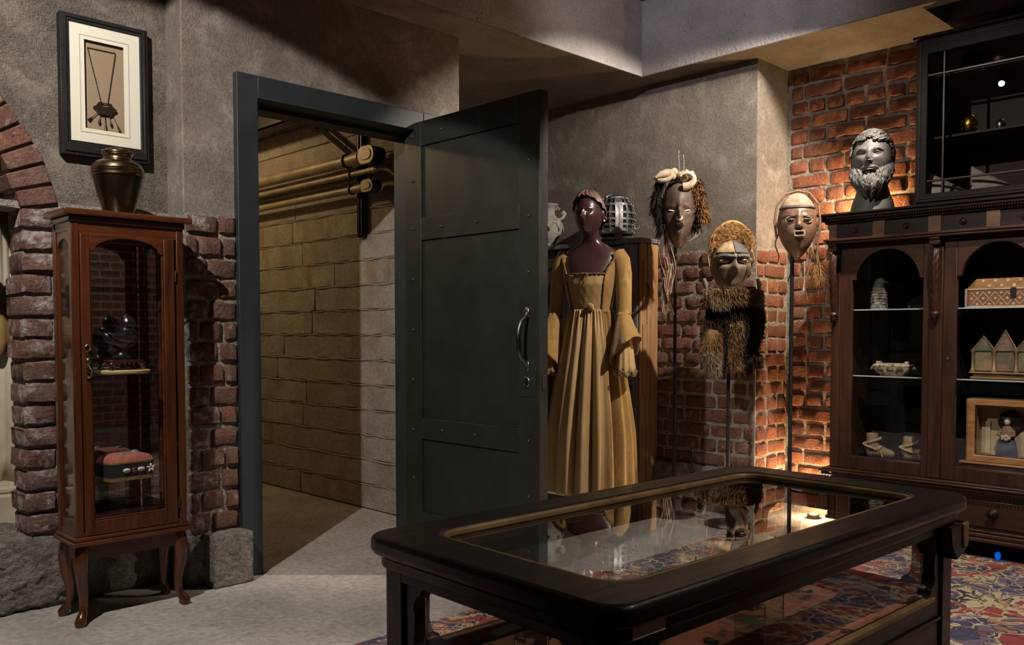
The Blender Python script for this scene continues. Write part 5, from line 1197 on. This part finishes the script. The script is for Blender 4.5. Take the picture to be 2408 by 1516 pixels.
# upper case
MB().box(0,.016,.018,CD,.368,1.575).build('side_panel', WALNUT, cb); MB().box(CW-.016,CW,.018,CD,.368,1.575).build('side_panel', WALNUT, cb)
MB().box(.016,CW-.016,CD-.012,CD,.368,1.575).build('back_panel', BLACK, cb); MB().box(.016,CW-.016,.03,CD-.012,.368,.425).build('case_floor', BLACK, cb); MB().box(.016,CW-.016,.03,CD-.012,1.545,1.575).build('case_top', BLACK, cb)
MB().box(.553,.567,.04,CD-.012,.425,1.545).build('divider', BLACK, cb)
def archdoor(x0, x1, ox0, ox1, nm):
    c = (ox0+ox1)/2; w_ = (ox1-ox0)/2; r_ = w_-.018
    d = MB().box(x0,ox0,-.002,.026,.370,1.565).box(ox1,x1,-.002,.026,.370,1.565).box(ox0,ox1,-.002,.026,.370,.436).build('door', WALNUT, cb, bev=.003)
    ap = [(ox0,1.372),(c-r_,1.372)] + [(c+r_*math.cos(R(q)), 1.352+ (1.528-1.352)*math.sin(R(q))) for q in np.linspace(173,7,28)] + [(c+r_,1.372),(ox1,1.372),(ox1,1.565),(ox0,1.565)]
    MB().prism(ap, -.002, .026).build('arched_head', WALNUTX, d, bev=.002)
    MB().box(ox0-.004,ox1+.004,.014,.017,.43,1.54).build('pane', GLASS, d)
    MB().box(ox0,ox1,.002,.014,.430,.441).build('sill_bead', WALNUTX, d, bev=.003)
    return d
d1 = archdoor(.048,.515,.112,.480,'door'); d2 = archdoor(.578,1.055,.640,1.010,'door')
MB().box(.515,.578,-.010,.028,.370,1.565).build('centre_post', WALNUT, cb, bev=.004); MB().box(0,.048,-.006,.028,.370,1.565).build('corner_post', WALNUT, cb, bev=.004); MB().box(1.055,CW,-.006,.028,.370,1.565).build('corner_post', WALNUT, cb, bev=.004)
kp = MB(); kp.M = Matrix.Translation((.605,-.002,.972)) @ Matrix.Rotation(R(90),4,'X'); kp.lathe([(.010,0),(.010,.003),(.006,.003),(.0005,.001)],16); kp.build('keyhole', BRASSL, d2, smooth=50)
def corbel(xc):
    wz = .040; c = MB(); pr_ = [(1.512,.030),(1.49,.042),(1.46,.046),(1.40,.042),(1.32,.034),(1.26,.027),(1.22,.022),(1.20,.014)]
    n_ = 14
    c.grid(lambda i, j: Vector((xc+(i-.5)*wz*(1-.25*j)*1.0, -.010-np.interp(j,[k/7 for k in range(8)],[p[1] for p in pr_])*(1-.30*abs(i-.5)*2)*(1.0)+ .004*abs(math.sin(j*22+abs(i-.5)*6))*(abs(i-.5) > .08), 1.512-.312*j)), n_, 40)
    o = c.build('corbel', WALNUT, cb, smooth=60, solid=.01)
    v = MB()
    for k in range(6):
        z = 1.45-.042*k
        for sx in (-1,1): v.tube([(xc,-.010-.040+.0035*k,z),(xc+sx*.010,-.048+.0035*k,z+.004),(xc+sx*.018,-.040+.0035*k,z+.016)],.0022,6)
    v.build('leaf_veins', WALNUT, o, smooth=60)
    a = MB(); a.ball((xc,-.026,1.190),(.022,.020,.016),14,8); a.build('acorn_cup', WALNUT, o, smooth=60); a = MB(); a.tube([(xc,-.026,1.186),(xc,-.026,1.165),(xc,-.026,1.145),(xc,-.026,1.135)],[.018,.017,.009,.001],12); a.build('acorn', WALNUTD, o, smooth=60)
    MB().box(xc-.026,xc+.026,-.050,.0,1.528,1.552).box(xc-.024,xc+.024,-.056,0,1.552,1.566).build('corbel_block', WALNUT, o, bev=.005)
for xc in (.022,.547,1.078): corbel(xc)
MB().box(-.012,CW+.012,-.058,CD,1.566,1.578).box(-.022,CW+.022,-.066,CD,1.578,1.592).build('frieze_ledge', WALNUTX, cb, bev=.004, seg=3)
MB().box(0,CW,-.040,CD,1.592,1.672).build('frieze', WALNUTD, cb)
for a, b_, m_ in ((.0,.045,'y'),(.235,.300,'b'),(.513,.576,'r'),(.780,.842,'r'),(1.05,1.10,'r')): MB().box(a,b_,-.045,-.038,1.592,1.672).build('inlay_block', BURL, cb, bev=.002)
for x in (.140,.405,.677,.945):
    b = MB(); b.M = Matrix.Translation((x,-.040,1.632)) @ Matrix.Rotation(R(90),4,'X'); b.lathe([(.017,0),(.017,.004),(.013,.008),(.010,.006),(.008,.012),(.0005,.015)],24); b.build('boss', WALNUT, cb, smooth=50)
MB().box(-.020,CW+.02,-.055,CD,1.672,1.684).box(-.045,CW+.045,-.078,CD+.0,1.696,1.712).box(-.055,CW+.055,-.090,CD+.0,1.712,1.724).build('cornice', WALNUTD, cb, bev=.004, seg=3)
rp = MB()
for k in range(92): rp.M = Matrix.Translation((-.030+k*.0127,-.068,1.690)) @ Matrix.Rotation(R(38),4,'Y'); rp.ball((0,0,0),(.0045,.006,.009),8,6)
rp.M = None; rp.build('rope_moulding', WALNUT, cb, smooth=60); MB().box(-.03,CW+.03,-.062,CD,1.684,1.696).build('rope_bed', WALNUTD, cb)
for x0, x1 in ((.020,.552),(.568,CW-.018)):
    for z in (1.213,.862):
        g = MB().box(x0,x1,.050,CD-.014,z,z+.006).build('glass_shelf', GLASSG, cb); MB().box(x0+.02,x1-.001,.047,.050,z,z+.0065).build('shelf_edge', SHELFEDGE, g)
def CP(x, y, z): return (4.50+y, 2.187-x, z)
# ---- things inside
jr = thing('carved_jar', 'pale carved tapering jar on the upper shelf behind the left arched door', 'jar', CP(.180,.18,1.2196), -60)
MB().lathe([(.044,0),(.045,.004),(.043,.02),(.041,.06),(.037,.10),(.034,.118)],32).build('body', IVORY, jr, smooth=50); MB().lathe([(.035,.118),(.036,.124),(.033,.15),(.024,.168),(.0005,.170)],32).build('lid', mat('jar_lid',(.12,.11,.09),(.05,.045,.04),rough=.6,ns=40,bump=.8,bs=50), jr, smooth=50)
jr2 = MB()
for k in range(6): jr2.tube([( .0445*math.cos(R(q)), .0445*math.sin(R(q)), .012+.016*k) for q in range(0,360,15)], .0016, 5, True)
jr2.build('carved_bands', IVORY, jr, smooth=60)
sp = thing('dark_brush', 'small dark handled tool lying on the upper shelf beside the carved jar', 'tool', CP(.40,.17,1.2196), -70)
MB().cyl((-.05,0,.006),(.02,0,.010),.005,8).build('shaft', IRON, sp); MB().tube([(.02,0,.010),(.045,0,.04),(.05,0,.06)],.004,8).build('tip', STEEL, sp); MB().ball((-.05,0,.012),.012,10,8).build('end', STEEL, sp)
ck = thing('ivory_casket', 'ornate cream boat shaped casket on the lower shelf behind the left door', 'casket', CP(.262,.18,.8686), -86)
def bl(levels, nm, m, par): return sqloft(levels, nm, m, par)
sqloft([(.060,.032,0),(.064,.035,.006),(.075,.042,.012),(.090,.050,.030),(.096,.054,.046)], 'body', CASKM, ck); sqloft([(.097,.055,.046),(.100,.057,.052),(.090,.050,.060),(.060,.03,.064),(.002,.002,.065)], 'lid', CASKM, ck)
for sx in (-1,1):
    MB().tube([(sx*.094,0,.036),(sx*.112,0,.040),(sx*.118,0,.032),(sx*.112,0,.026)],[.008,.008,.006,.003],8).build('scroll', CASKM, ck, smooth=60); MB().box(sx*.075-.012,sx*.075+.012,-.02,.02,.058,.074).build('finial', CASKM, ck, bev=.004)
for x in (-.052,0,.052): MB().ball((x,-.050,.034),(.020,.008,.012),12,8).build('medallion', mat('medallion_%d' % int(x*1000),(.22,.17,.09),(.06,.045,.025),rough=.5,ns=60,bump=.8,bs=90), ck, smooth=60)
# rope tied shoes
for i, (x, yy, rz, lb) in enumerate(((.185,.14,-75,'tan ankle shoe tied with rope standing nearest the cabinet corner'),(.385,.13,-66,'tan ankle shoe tied with rope half hidden by the right door stile'))):
    s = thing('rope_tied_shoe', lb, 'shoe', CP(x,yy,.4255), rz, 'rope tied shoes in the cabinet')
    MB().tube([(-.035,0,.035),(-.020,0,.032),(.015,0,.036),(.055,0,.026),(.085,0,.020),(.100,0,.016)],[.030,.034,.034,.026,.021,.012],18).build('foot', LEATHER, s, smooth=70)
    MB().lathe([(.034,.03),(.037,.05),(.034,.075),(.030,.10),(.031,.125),(.029,.128),(.024,.110)],24,(-.012,0,0)).build('ankle', LEATHER, s, smooth=60)
    for (zz, tl, rr_) in ((.088,.030,.036),(.055,-.030,.042)):
        m1_ = MB(); n_ = 40
        for off_ in (0, PI): m1_.tube([(-.010+rr_*1.08*math.cos(q)+.003*math.cos(q*9+off_), rr_*math.sin(q)+.003*math.sin(q*9+off_), zz+tl*math.cos(q)*.5+.0035*math.sin(q*9+off_)) for q in np.linspace(0,2*PI,60)[:-1]], .0042, 6, True)
        m1_.build('rope', ROPE, s, smooth=60)
    m1_ = MB(); m1_.ball((.028,-.030,.052),.010); m1_.ball((.035,-.028,.060),.008); m1_.tube([(.028,-.03,.05),(.04,-.035,.025),(.045,-.035,.005)],.004,6); m1_.build('knot', ROPE, s, smooth=60)
# inlaid box
ib = thing('inlaid_box', 'inlaid wooden box with dotted lozenge pattern on the upper shelf', 'box', CP(.865,.17,1.2196), -90)
MB().box(-.215,.215,-.075,.075,.004,.086).build('body', BOXW, ib, bev=.002)
MB().prism([(-.215,.0925),(.215,.0925),(.170,.140),(-.170,.140)], -.068, .068).build('lid', BOXW2, ib, bev=.003)
MB().box(-.218,.218,-.078,.078,.086,.0925).box(-.218,.218,-.079,.079,0,.008).box(-.2185,-.209,-.0785,-.07,.008,.086).box(.209,.2185,-.0785,-.07,.008,.086).build('bone_edging', BONE, ib)
lz = MB(); W5 = .054
for k in range(-4,5):
    for sg in (-1,1):
        a = Vector((k*W5-.5*W5*sg, -.0762, .012)); b_ = Vector((k*W5+.5*W5*sg, -.0762, .074))
        if abs(a.x) < .215 and abs(b_.x) < .215: lz.strip([a, b_], .003, .0016, (0,1,0))
lz.build('lozenge_inlay', BONE, ib)
for k in range(-4,5):
    for (xx, zz) in ((k*W5+.5*W5, .043), (k*W5, .070), (k*W5, .016)):
        if abs(xx) < .205:
            d = MB(); d.M = Matrix.Translation((xx,-.0755,zz)) @ Matrix.Rotation(R(90),4,'X'); d.lathe([(.0062,0),(.0058,.0015),(.0005,.002)],12); d.build('bone_dot', BONE, ib)
for k in range(-3,4):
    for row in (0,1):
        xx = k*.055 + (.027 if row else 0); t_ = .25+.5*row; zz = .0925+.0475*t_
        if abs(xx) < .165: d = MB(); d.lathe([(.008,-.001),(.0075,.0012),(.0005,.0015)],14); o = d.build('bone_dot', BONE, ib); o.location = (xx,-.0690,zz); o.rotation_euler = (R(88),0,0)
MB().box(-.012,.012,-.083,-.076,.050,.092).prism([(-.012,.050),(0,.040),(.012,.050)], -.083, -.076).build('clasp', IRON, ib)
# reliquary shrine
sh = thing('gabled_shrine', 'gabled metal shrine with painted panels on the lower shelf', 'shrine', CP(.825,.17,.8686), -90)
MB().box(-.155,.155,-.060,.060,0,.010).box(-.145,.145,-.05,.05,.010,.026).box(-.160,.160,-.064,.064,.026,.034).build('base', GOLDWEAR_AND_LIT, sh, bev=.003)
ARTS = [mat('painted_panel_%d' % i, c_a, c_b, rough=.6, ns=18, c3=c_c, s3=14, t3=(.5,.62)) for i, (c_a, c_b, c_c) in enumerate((((.22,.17,.08),(.10,.085,.05),(.30,.16,.09)),((.13,.11,.06),(.05,.06,.05),(.24,.12,.07))))]
MB().box(-.148,.148,-.035,.035,.034,.135).build('wall', ARTS[1], sh)
for i, x in enumerate((-.098,0,.098)):
    MB().box(x-.040,x+.040,-.040,-.035,.040,.130).build('painted_panel', ARTS[i%2], sh)
    MB().prism([(x-.052,.138),(x+.052,.138),(x,.235 if i == 1 else .205)], -.042, -.032).build('gable', ARTS[1], sh)
    MB().tube([(x-.054,-.044,.138),(x,-.044,.240 if i == 1 else .210),(x+.054,-.044,.138)],.004,6).build('gable_rim', GOLDWEAR_AND_LIT, sh)
for x in (-.147,-.049,.049,.147):
    MB().lathe([(.012,.034),(.012,.044),(.007,.048),(.006,.128),(.011,.134),(.012,.144)],14,(x,-.046,0)).build('column', GOLDWEAR_AND_LIT, sh, smooth=50)
# framed figure
ff = thing('framed_figure', 'deep wooden shadow box frame standing on the cabinet floor', 'frame', CP(.855,.16,.4255), -90)
MB().box(-.215,.215,-.060,.060,0,.022).build('foot', WALNUTX, ff, bev=.003); MB().box(-.225,.225,-.066,.066,.022,.032).build('ledge', BOXW2, ff, bev=.003)
MB().ring(rect(-.200,.200,.032,.345), rect(-.158,.158,.066,.312), -.050, .055).build('frame', BOXW2, ff, bev=.006); MB().ring(rect(-.165,.165,.058,.320), rect(-.150,.150,.072,.304), -.044, -.036).build('inner_bead', WALNUTX, ff, bev=.003)
MB().box(-.17,.17,.040,.050,.05,.33).build('backing', PAPER, ff); MB().box(-.158,.158,-.030,-.027,.066,.312).build('pane', GLASS, ff)
MB().box(-.15,-.11,.030,.040,.07,.23).build('paper_card', mat('pale_card',(.56,.47,.30),(.46,.37,.22),rough=.9), ff); MB().box(.05,.12,.028,.038,.07,.20).build('paper_card', PAPER, ff)
dn = thing('small_figure', 'small doll in blue gown and dark halo inside the shadow box', 'doll', CP(.830,.165,.492), -90)
h_ = MB(); h_.M = Matrix.Translation((.008,.022,.168)) @ Matrix.Rotation(R(90),4,'X'); h_.lathe([(.056,0),(.056,.006),(.0005,.006)],28); h_.build('halo', BLACKF, dn)
MB().lathe([(.050,0),(.048,.03),(.040,.07),(.026,.105),(.016,.120)],20,sy=.5).build('gown', CLOTHB, dn, smooth=60); MB().lathe([(.030,.085),(.036,.10),(.032,.125),(.022,.14),(.012,.15)],16,sy=.6).build('shawl', LEATHER, dn, smooth=60)
MB().ball((0,-.004,.166),(.013,.013,.016),12,10).build('head', BONE, dn, smooth=60); MB().ball((0,.003,.170),(.018,.015,.021),12,10).build('hood', LEATHER, dn, smooth=60)
for sx in (-1,1): MB().tube([(sx*.028,-.004,.125),(sx*.036,-.016,.105),(sx*.010,-.026,.095)],[.009,.008,.005],8).build('arm', LEATHER, dn, smooth=60)
b = MB()
for k in range(9): b.ball((-.014+.0075*(k%5), -.026, .086+.012*(k//5)+.004*math.sin(k*2)), .008, 8, 6)
b.build('ruffle', BONE, dn, smooth=60)
bi = tag(MB().ball((0,0,0),(.012,.014,.020),14,10).build('indicator_light', BLUEL, smooth=60), 'small blue light glowing under the carved cabinet', 'light'); bi.location = CP(.832,.055,.0205)

# ================================================================ glazed upper cabinet
ug = thing('glazed_cabinet', 'dark glazed wall cabinet standing on the carved cabinet', 'cabinet', (4.530, 1.772, 1.7245), -90)
UW, UD, UH = .672, .40, .835
MB().box(0,UW,0,UD,0,.022).build('bottom_board', WALNUTD, ug, bev=.003); MB().box(0,UW,0,UD,UH-.03,UH).build('top_board', WALNUTD, ug)
MB().box(0,.018,.02,UD,.022,UH-.03).build('side_panel', WALNUTD, ug); MB().box(UW-.018,UW,.02,UD,.022,UH-.03).build('side_panel', WALNUTD, ug); MB().box(.018,UW-.018,UD-.012,UD,.022,UH-.03).build('back_panel', mat('dark_backing',(.030,.016,.014),rough=.7), ug)
MB().box(-.014,UW+.014,-.018,UD,UH,UH+.016).build('cornice', WALNUTD, ug, bev=.006, seg=3)
MB().box(-.012,UW+.012,-.014,UD,-.0,.012).build('base_moulding', WALNUTD, ug, bev=.004)
dd = MB().ring(rect(.004,UW-.004,.024,UH-.002), rect(.060,UW-.06,.066,.757), -.006, .020).build('door', WALNUTD, ug, bev=.004)
MB().ring(rect(.022,UW-.022,.040,UH-.02), rect(.028,UW-.028,.046,UH-.026), -.010, -.004).build('door_bead', WALNUT, dd, bev=.002)
for x in (.137,UW-.137): MB().box(x-.005,x+.005,-.004,.016,.066,.757).build('glazing_bar', WALNUT, dd, bev=.002)
for z in (.129,.652): MB().box(.06,UW-.06,-.003,.015,z-.005,z+.005).build('glazing_bar', WALNUT, dd, bev=.002)
xs_ = [.060,.132,.142,UW-.142,UW-.132,UW-.06]; zs_2 = [.066,.124,.134,.647,.657,.757]
for i in (0,2,4):
    for j in (0,2,4): MB().box(xs_[i]-.001,xs_[i+1]+.001,.008,.010,zs_2[j]-.001,zs_2[j+1]+.001).build('pane', GLASS, dd)
for z in (.345,.655): MB().box(.018,UW-.018,.06,UD-.012,z,z+.010).build('shelf', WALNUTD, ug)
def UP(x, y, z): return (4.530+y, 1.772-x, 1.7245+z)
def egg(pos, h, m, lb, ft=True):
    e = thing('ornamental_egg', lb, 'egg', pos, -45); r_ = h*.34
    MB().lathe([(r_*.50,0),(r_*.52,h*.03),(r_*.28,h*.07),(r_*.25,h*.10)],24).build('foot', m, e, smooth=50)
    MB().lathe([(.0005,h*.09)] + [(r_*math.sin(q)*(1+.0*q), h*.545 - h*.455*math.cos(q) + h*.03*math.sin(q)) for q in np.linspace(.12,PI-.02,24)],36).build('shell', m, e, smooth=60)
    g_ = MB()
    for zf, rf in ((.50,1.02),(.53,1.02)): g_.tube([(r_*rf*math.cos(q), r_*rf*math.sin(q), h*zf) for q in np.linspace(0,2*PI,37)[:-1]], h*.012, 6, True)
    for k in range(10):
        a = 2*PI*k/10; g_.tube([(r_*math.sin(q)*1.01*math.cos(a+.25*math.sin(q*4)), r_*math.sin(q)*1.01*math.sin(a+.25*math.sin(q*4)), h*.545-h*.455*math.cos(q)+h*.03*math.sin(q)) for q in np.linspace(.5,PI-.25,14)], h*.010, 5)
    g_.build('filigree', m, e, smooth=60)
egg(UP(.195,.19,.3558), .112, GOLD, 'gold filigree egg on the middle shelf of the glazed cabinet'); egg(UP(.340,.19,.3558), .066, SILVER, 'small silver egg beside the gold egg')
egg(UP(.325,.19,.6656), .085, mat('bronze_filigree',(.35,.25,.14),(.12,.085,.05),rough=.4,metal=1,ns=40,bump=.6,bs=60), 'bronze filigree egg on the dim top shelf')
for (x, y, rz, lb) in ((.135,.115,-62,'pale beaded slipper standing in the corner of the glazed cabinet'),(.345,.115,-66,'pale beaded slipper lying right of the corner slipper')):
    s = thing('beaded_slipper', lb, 'slipper', UP(x,y,.0226), rz, 'beaded slippers'); s.scale = (1.12, 1.15, 1.55)
    b = MB(); b.grid(lambda i, j: (lambda t, a: Vector((-.095+.20*t, .036*math.sin(PI*min(1,.18+.80*t))**.7*math.cos(a), .006+(.080*(1-t)**1.1+.020)*max(0,math.sin(a))**.8)))(j, PI*i), 18, 26); b.build('upper', SLIPPER, s, smooth=70, solid=.003)
    b = MB(); b.grid(lambda i, j: Vector((-.097+.207*j, (i-.5)*.078*math.sin(PI*min(1,.18+.80*j))**.7, .003)), 8, 20); b.build('sole', LEATHER, s, solid=.005)
    b = MB(); b.tube([(-.095+.20*t, .037*math.sin(PI*min(1,.18+.80*t))**.7*(-1), .008) for t in np.linspace(0,1,16)], .003, 6); b.build('edge_braid', BONE, s, smooth=60)

# ================================================================ bearded bust
bu = thing('bearded_bust', 'grey stone bust of a bearded man on the carved cabinet', 'bust', (4.590, 2.012, 1.7245), -74); bu.scale = (1.12, 1.08, 1.0)
FB = [(x,z,wx,wz,A*1.7) for x,z,wx,wz,A in HUMAN] + [(.35,.30,.5,.05,.004)]
fb = face_fn(.088,.108,.138, FB, jaw=.22); hc = Vector((0,-.03,.285))
bb = MB(); bb.grid(lambda i, j: fb(2*PI*i-PI, R(-89+178*j)) + hc, 96, 72, True)
loft([(0,0,0,.100,.078),(.02,0,0,.100,.078),(.06,0,.004,.092,.076),(.10,0,.004,.078,.070),(.15,0,-.002,.066,.066),(.20,0,-.012,.062,.066),(.24,0,-.02,.062,.066)], 40, bb)
bb.add([(0,0,0)],[]); bb.build('head', MARBLE, bu, smooth=70)
MB().lathe([(.100,-.0),(.100,.001),(.0005,.001)],32,sy=.78).build('foot', MARBLE, bu)
for sx in (-1,1): b = MB(); b.ball((sx*.088,-.012,.285),(.012,.022,.034),12,10); b.build('ear', MARBLE, bu, smooth=60)
for sx in (-1,1):
    b = MB(); b.M = Matrix.Translation((sx*.031,-.116,.295)); b.ball((0,0,0),(.0165,.010,.0085),14,8); b.build('eye', MARBLE, bu, smooth=60)
    b = MB(); b.tube([(sx*.012,-.124,.294),(sx*.022,-.129,.3035),(sx*.036,-.127,.3045),(sx*.050,-.116,.296)],[.002,.0034,.0034,.002],8); b.build('upper_lid', MARBLE, bu, smooth=60)
    b = MB(); b.tube([(sx*.013,-.124,.292),(sx*.024,-.127,.2865),(sx*.037,-.124,.287),(sx*.049,-.116,.294)],.0022,8); b.build('lower_lid', MARBLE, bu, smooth=60)
    b = MB(); b.tube([(sx*.007,-.131,.310),(sx*.020,-.136,.319),(sx*.040,-.130,.320),(sx*.060,-.112,.308)],[.003,.005,.005,.002],8); b.build('brow', MARBLE, bu, smooth=60)
b = MB(); b.tube([(0,-.130,.312),(0,-.140,.290),(0,-.150,.268),(0,-.156,.258),(0,-.146,.250)],[.007,.008,.010,.0115,.006],12); b.ball((-.010,-.144,.257),.008); b.ball((.010,-.144,.257),.008); b.build('nose', MARBLE, bu, smooth=70)
b = MB(); b.tube([(-.022,-.134,.222),(-.008,-.142,.2235),(0,-.142,.2215),(.008,-.142,.2235),(.022,-.134,.222)],[.002,.004,.0045,.004,.002],8); b.tube([(-.018,-.135,.214),(0,-.142,.2125),(.018,-.135,.214)],[.002,.0055,.002],8); b.build('lips', MARBLE, bu, smooth=70)
hm = MB(); hs = face_fn(.094,.114,.146, [], jaw=.1); rr5 = random.Random(3)
for k in range(420):
    az = rr5.uniform(-PI, PI); lo5 = 33 if math.cos(az) > .25 else (6 if abs(az) < 2.2 else -22); el = R(rr5.uniform(lo5, 88)); p = hs(az, el) + hc; n5 = (p-hc).normalized()
    t1 = n5.orthogonal().normalized(); t2 = n5.cross(t1); r5 = rr5.uniform(.008,.013); ph5 = rr5.uniform(0,6)
    hm.tube([p + n5*(.002+.0012*q) + (t1*math.cos(ph5+q*.9)+t2*math.sin(ph5+q*.9))*r5*(1-q*.11) for q in range(7)], [.0045,.005,.005,.0048,.0042,.0035,.002], 5)
hm.build('curled_hair', MARBLED, bu, smooth=60)
bm_ = MB()
def beard(i, j):
    az = R(-88+176*i); c5 = math.cos(az); e0 = R(-8 - 22*c5 - (8 if abs(az) < .4 else 0)); p = fb(az, e0)*1.035 + hc
    low = Vector((.062*math.sin(az)*1.05, -.085*c5-.042, .128 - .050*c5 + .012*math.sin(i*41))); t = j
    m5 = p.lerp(low, t); bul = math.sin(PI*min(1,t*1.05))*.016
    rd = .0032*math.sin(i*88 + 5*math.sin(t*9+i*7)) + .002*math.sin(i*160+t*20)
    d5 = Vector((math.sin(az), -c5, 0)); return m5 + d5*(bul + rd - .020*t**4)
bm_.grid(beard, 140, 30)
for k in range(90):
    i5 = rr5.uniform(.03,.97); t0 = rr5.uniform(0,.45); ph5 = rr5.uniform(0,6); pts = []
    for q in range(9):
        t = min(1.04, t0+(.62+.1*math.sin(k))*q/8); p = beard(min(1,max(0,i5+.012*math.sin(ph5+q*1.2))), t); d5 = Vector((p.x, p.y+.02, 0)).normalized(); pts.append(p+d5*.002)
    bm_.tube(pts, [.003,.0048,.0055,.0055,.0052,.005,.0045,.0035,.0015], 6)
for sx in (-1,1):
    for k in range(6):
        pts = [fb(R(sx*q), R(-20-.10*q-1.3*k-.004*q*q))*1.065 + hc for q in (1,8,16,24,32)]; bm_.tube(pts, [.0045,.006,.006,.0045,.002], 6)
bm_.build('beard', MARBLED, bu, smooth=60)
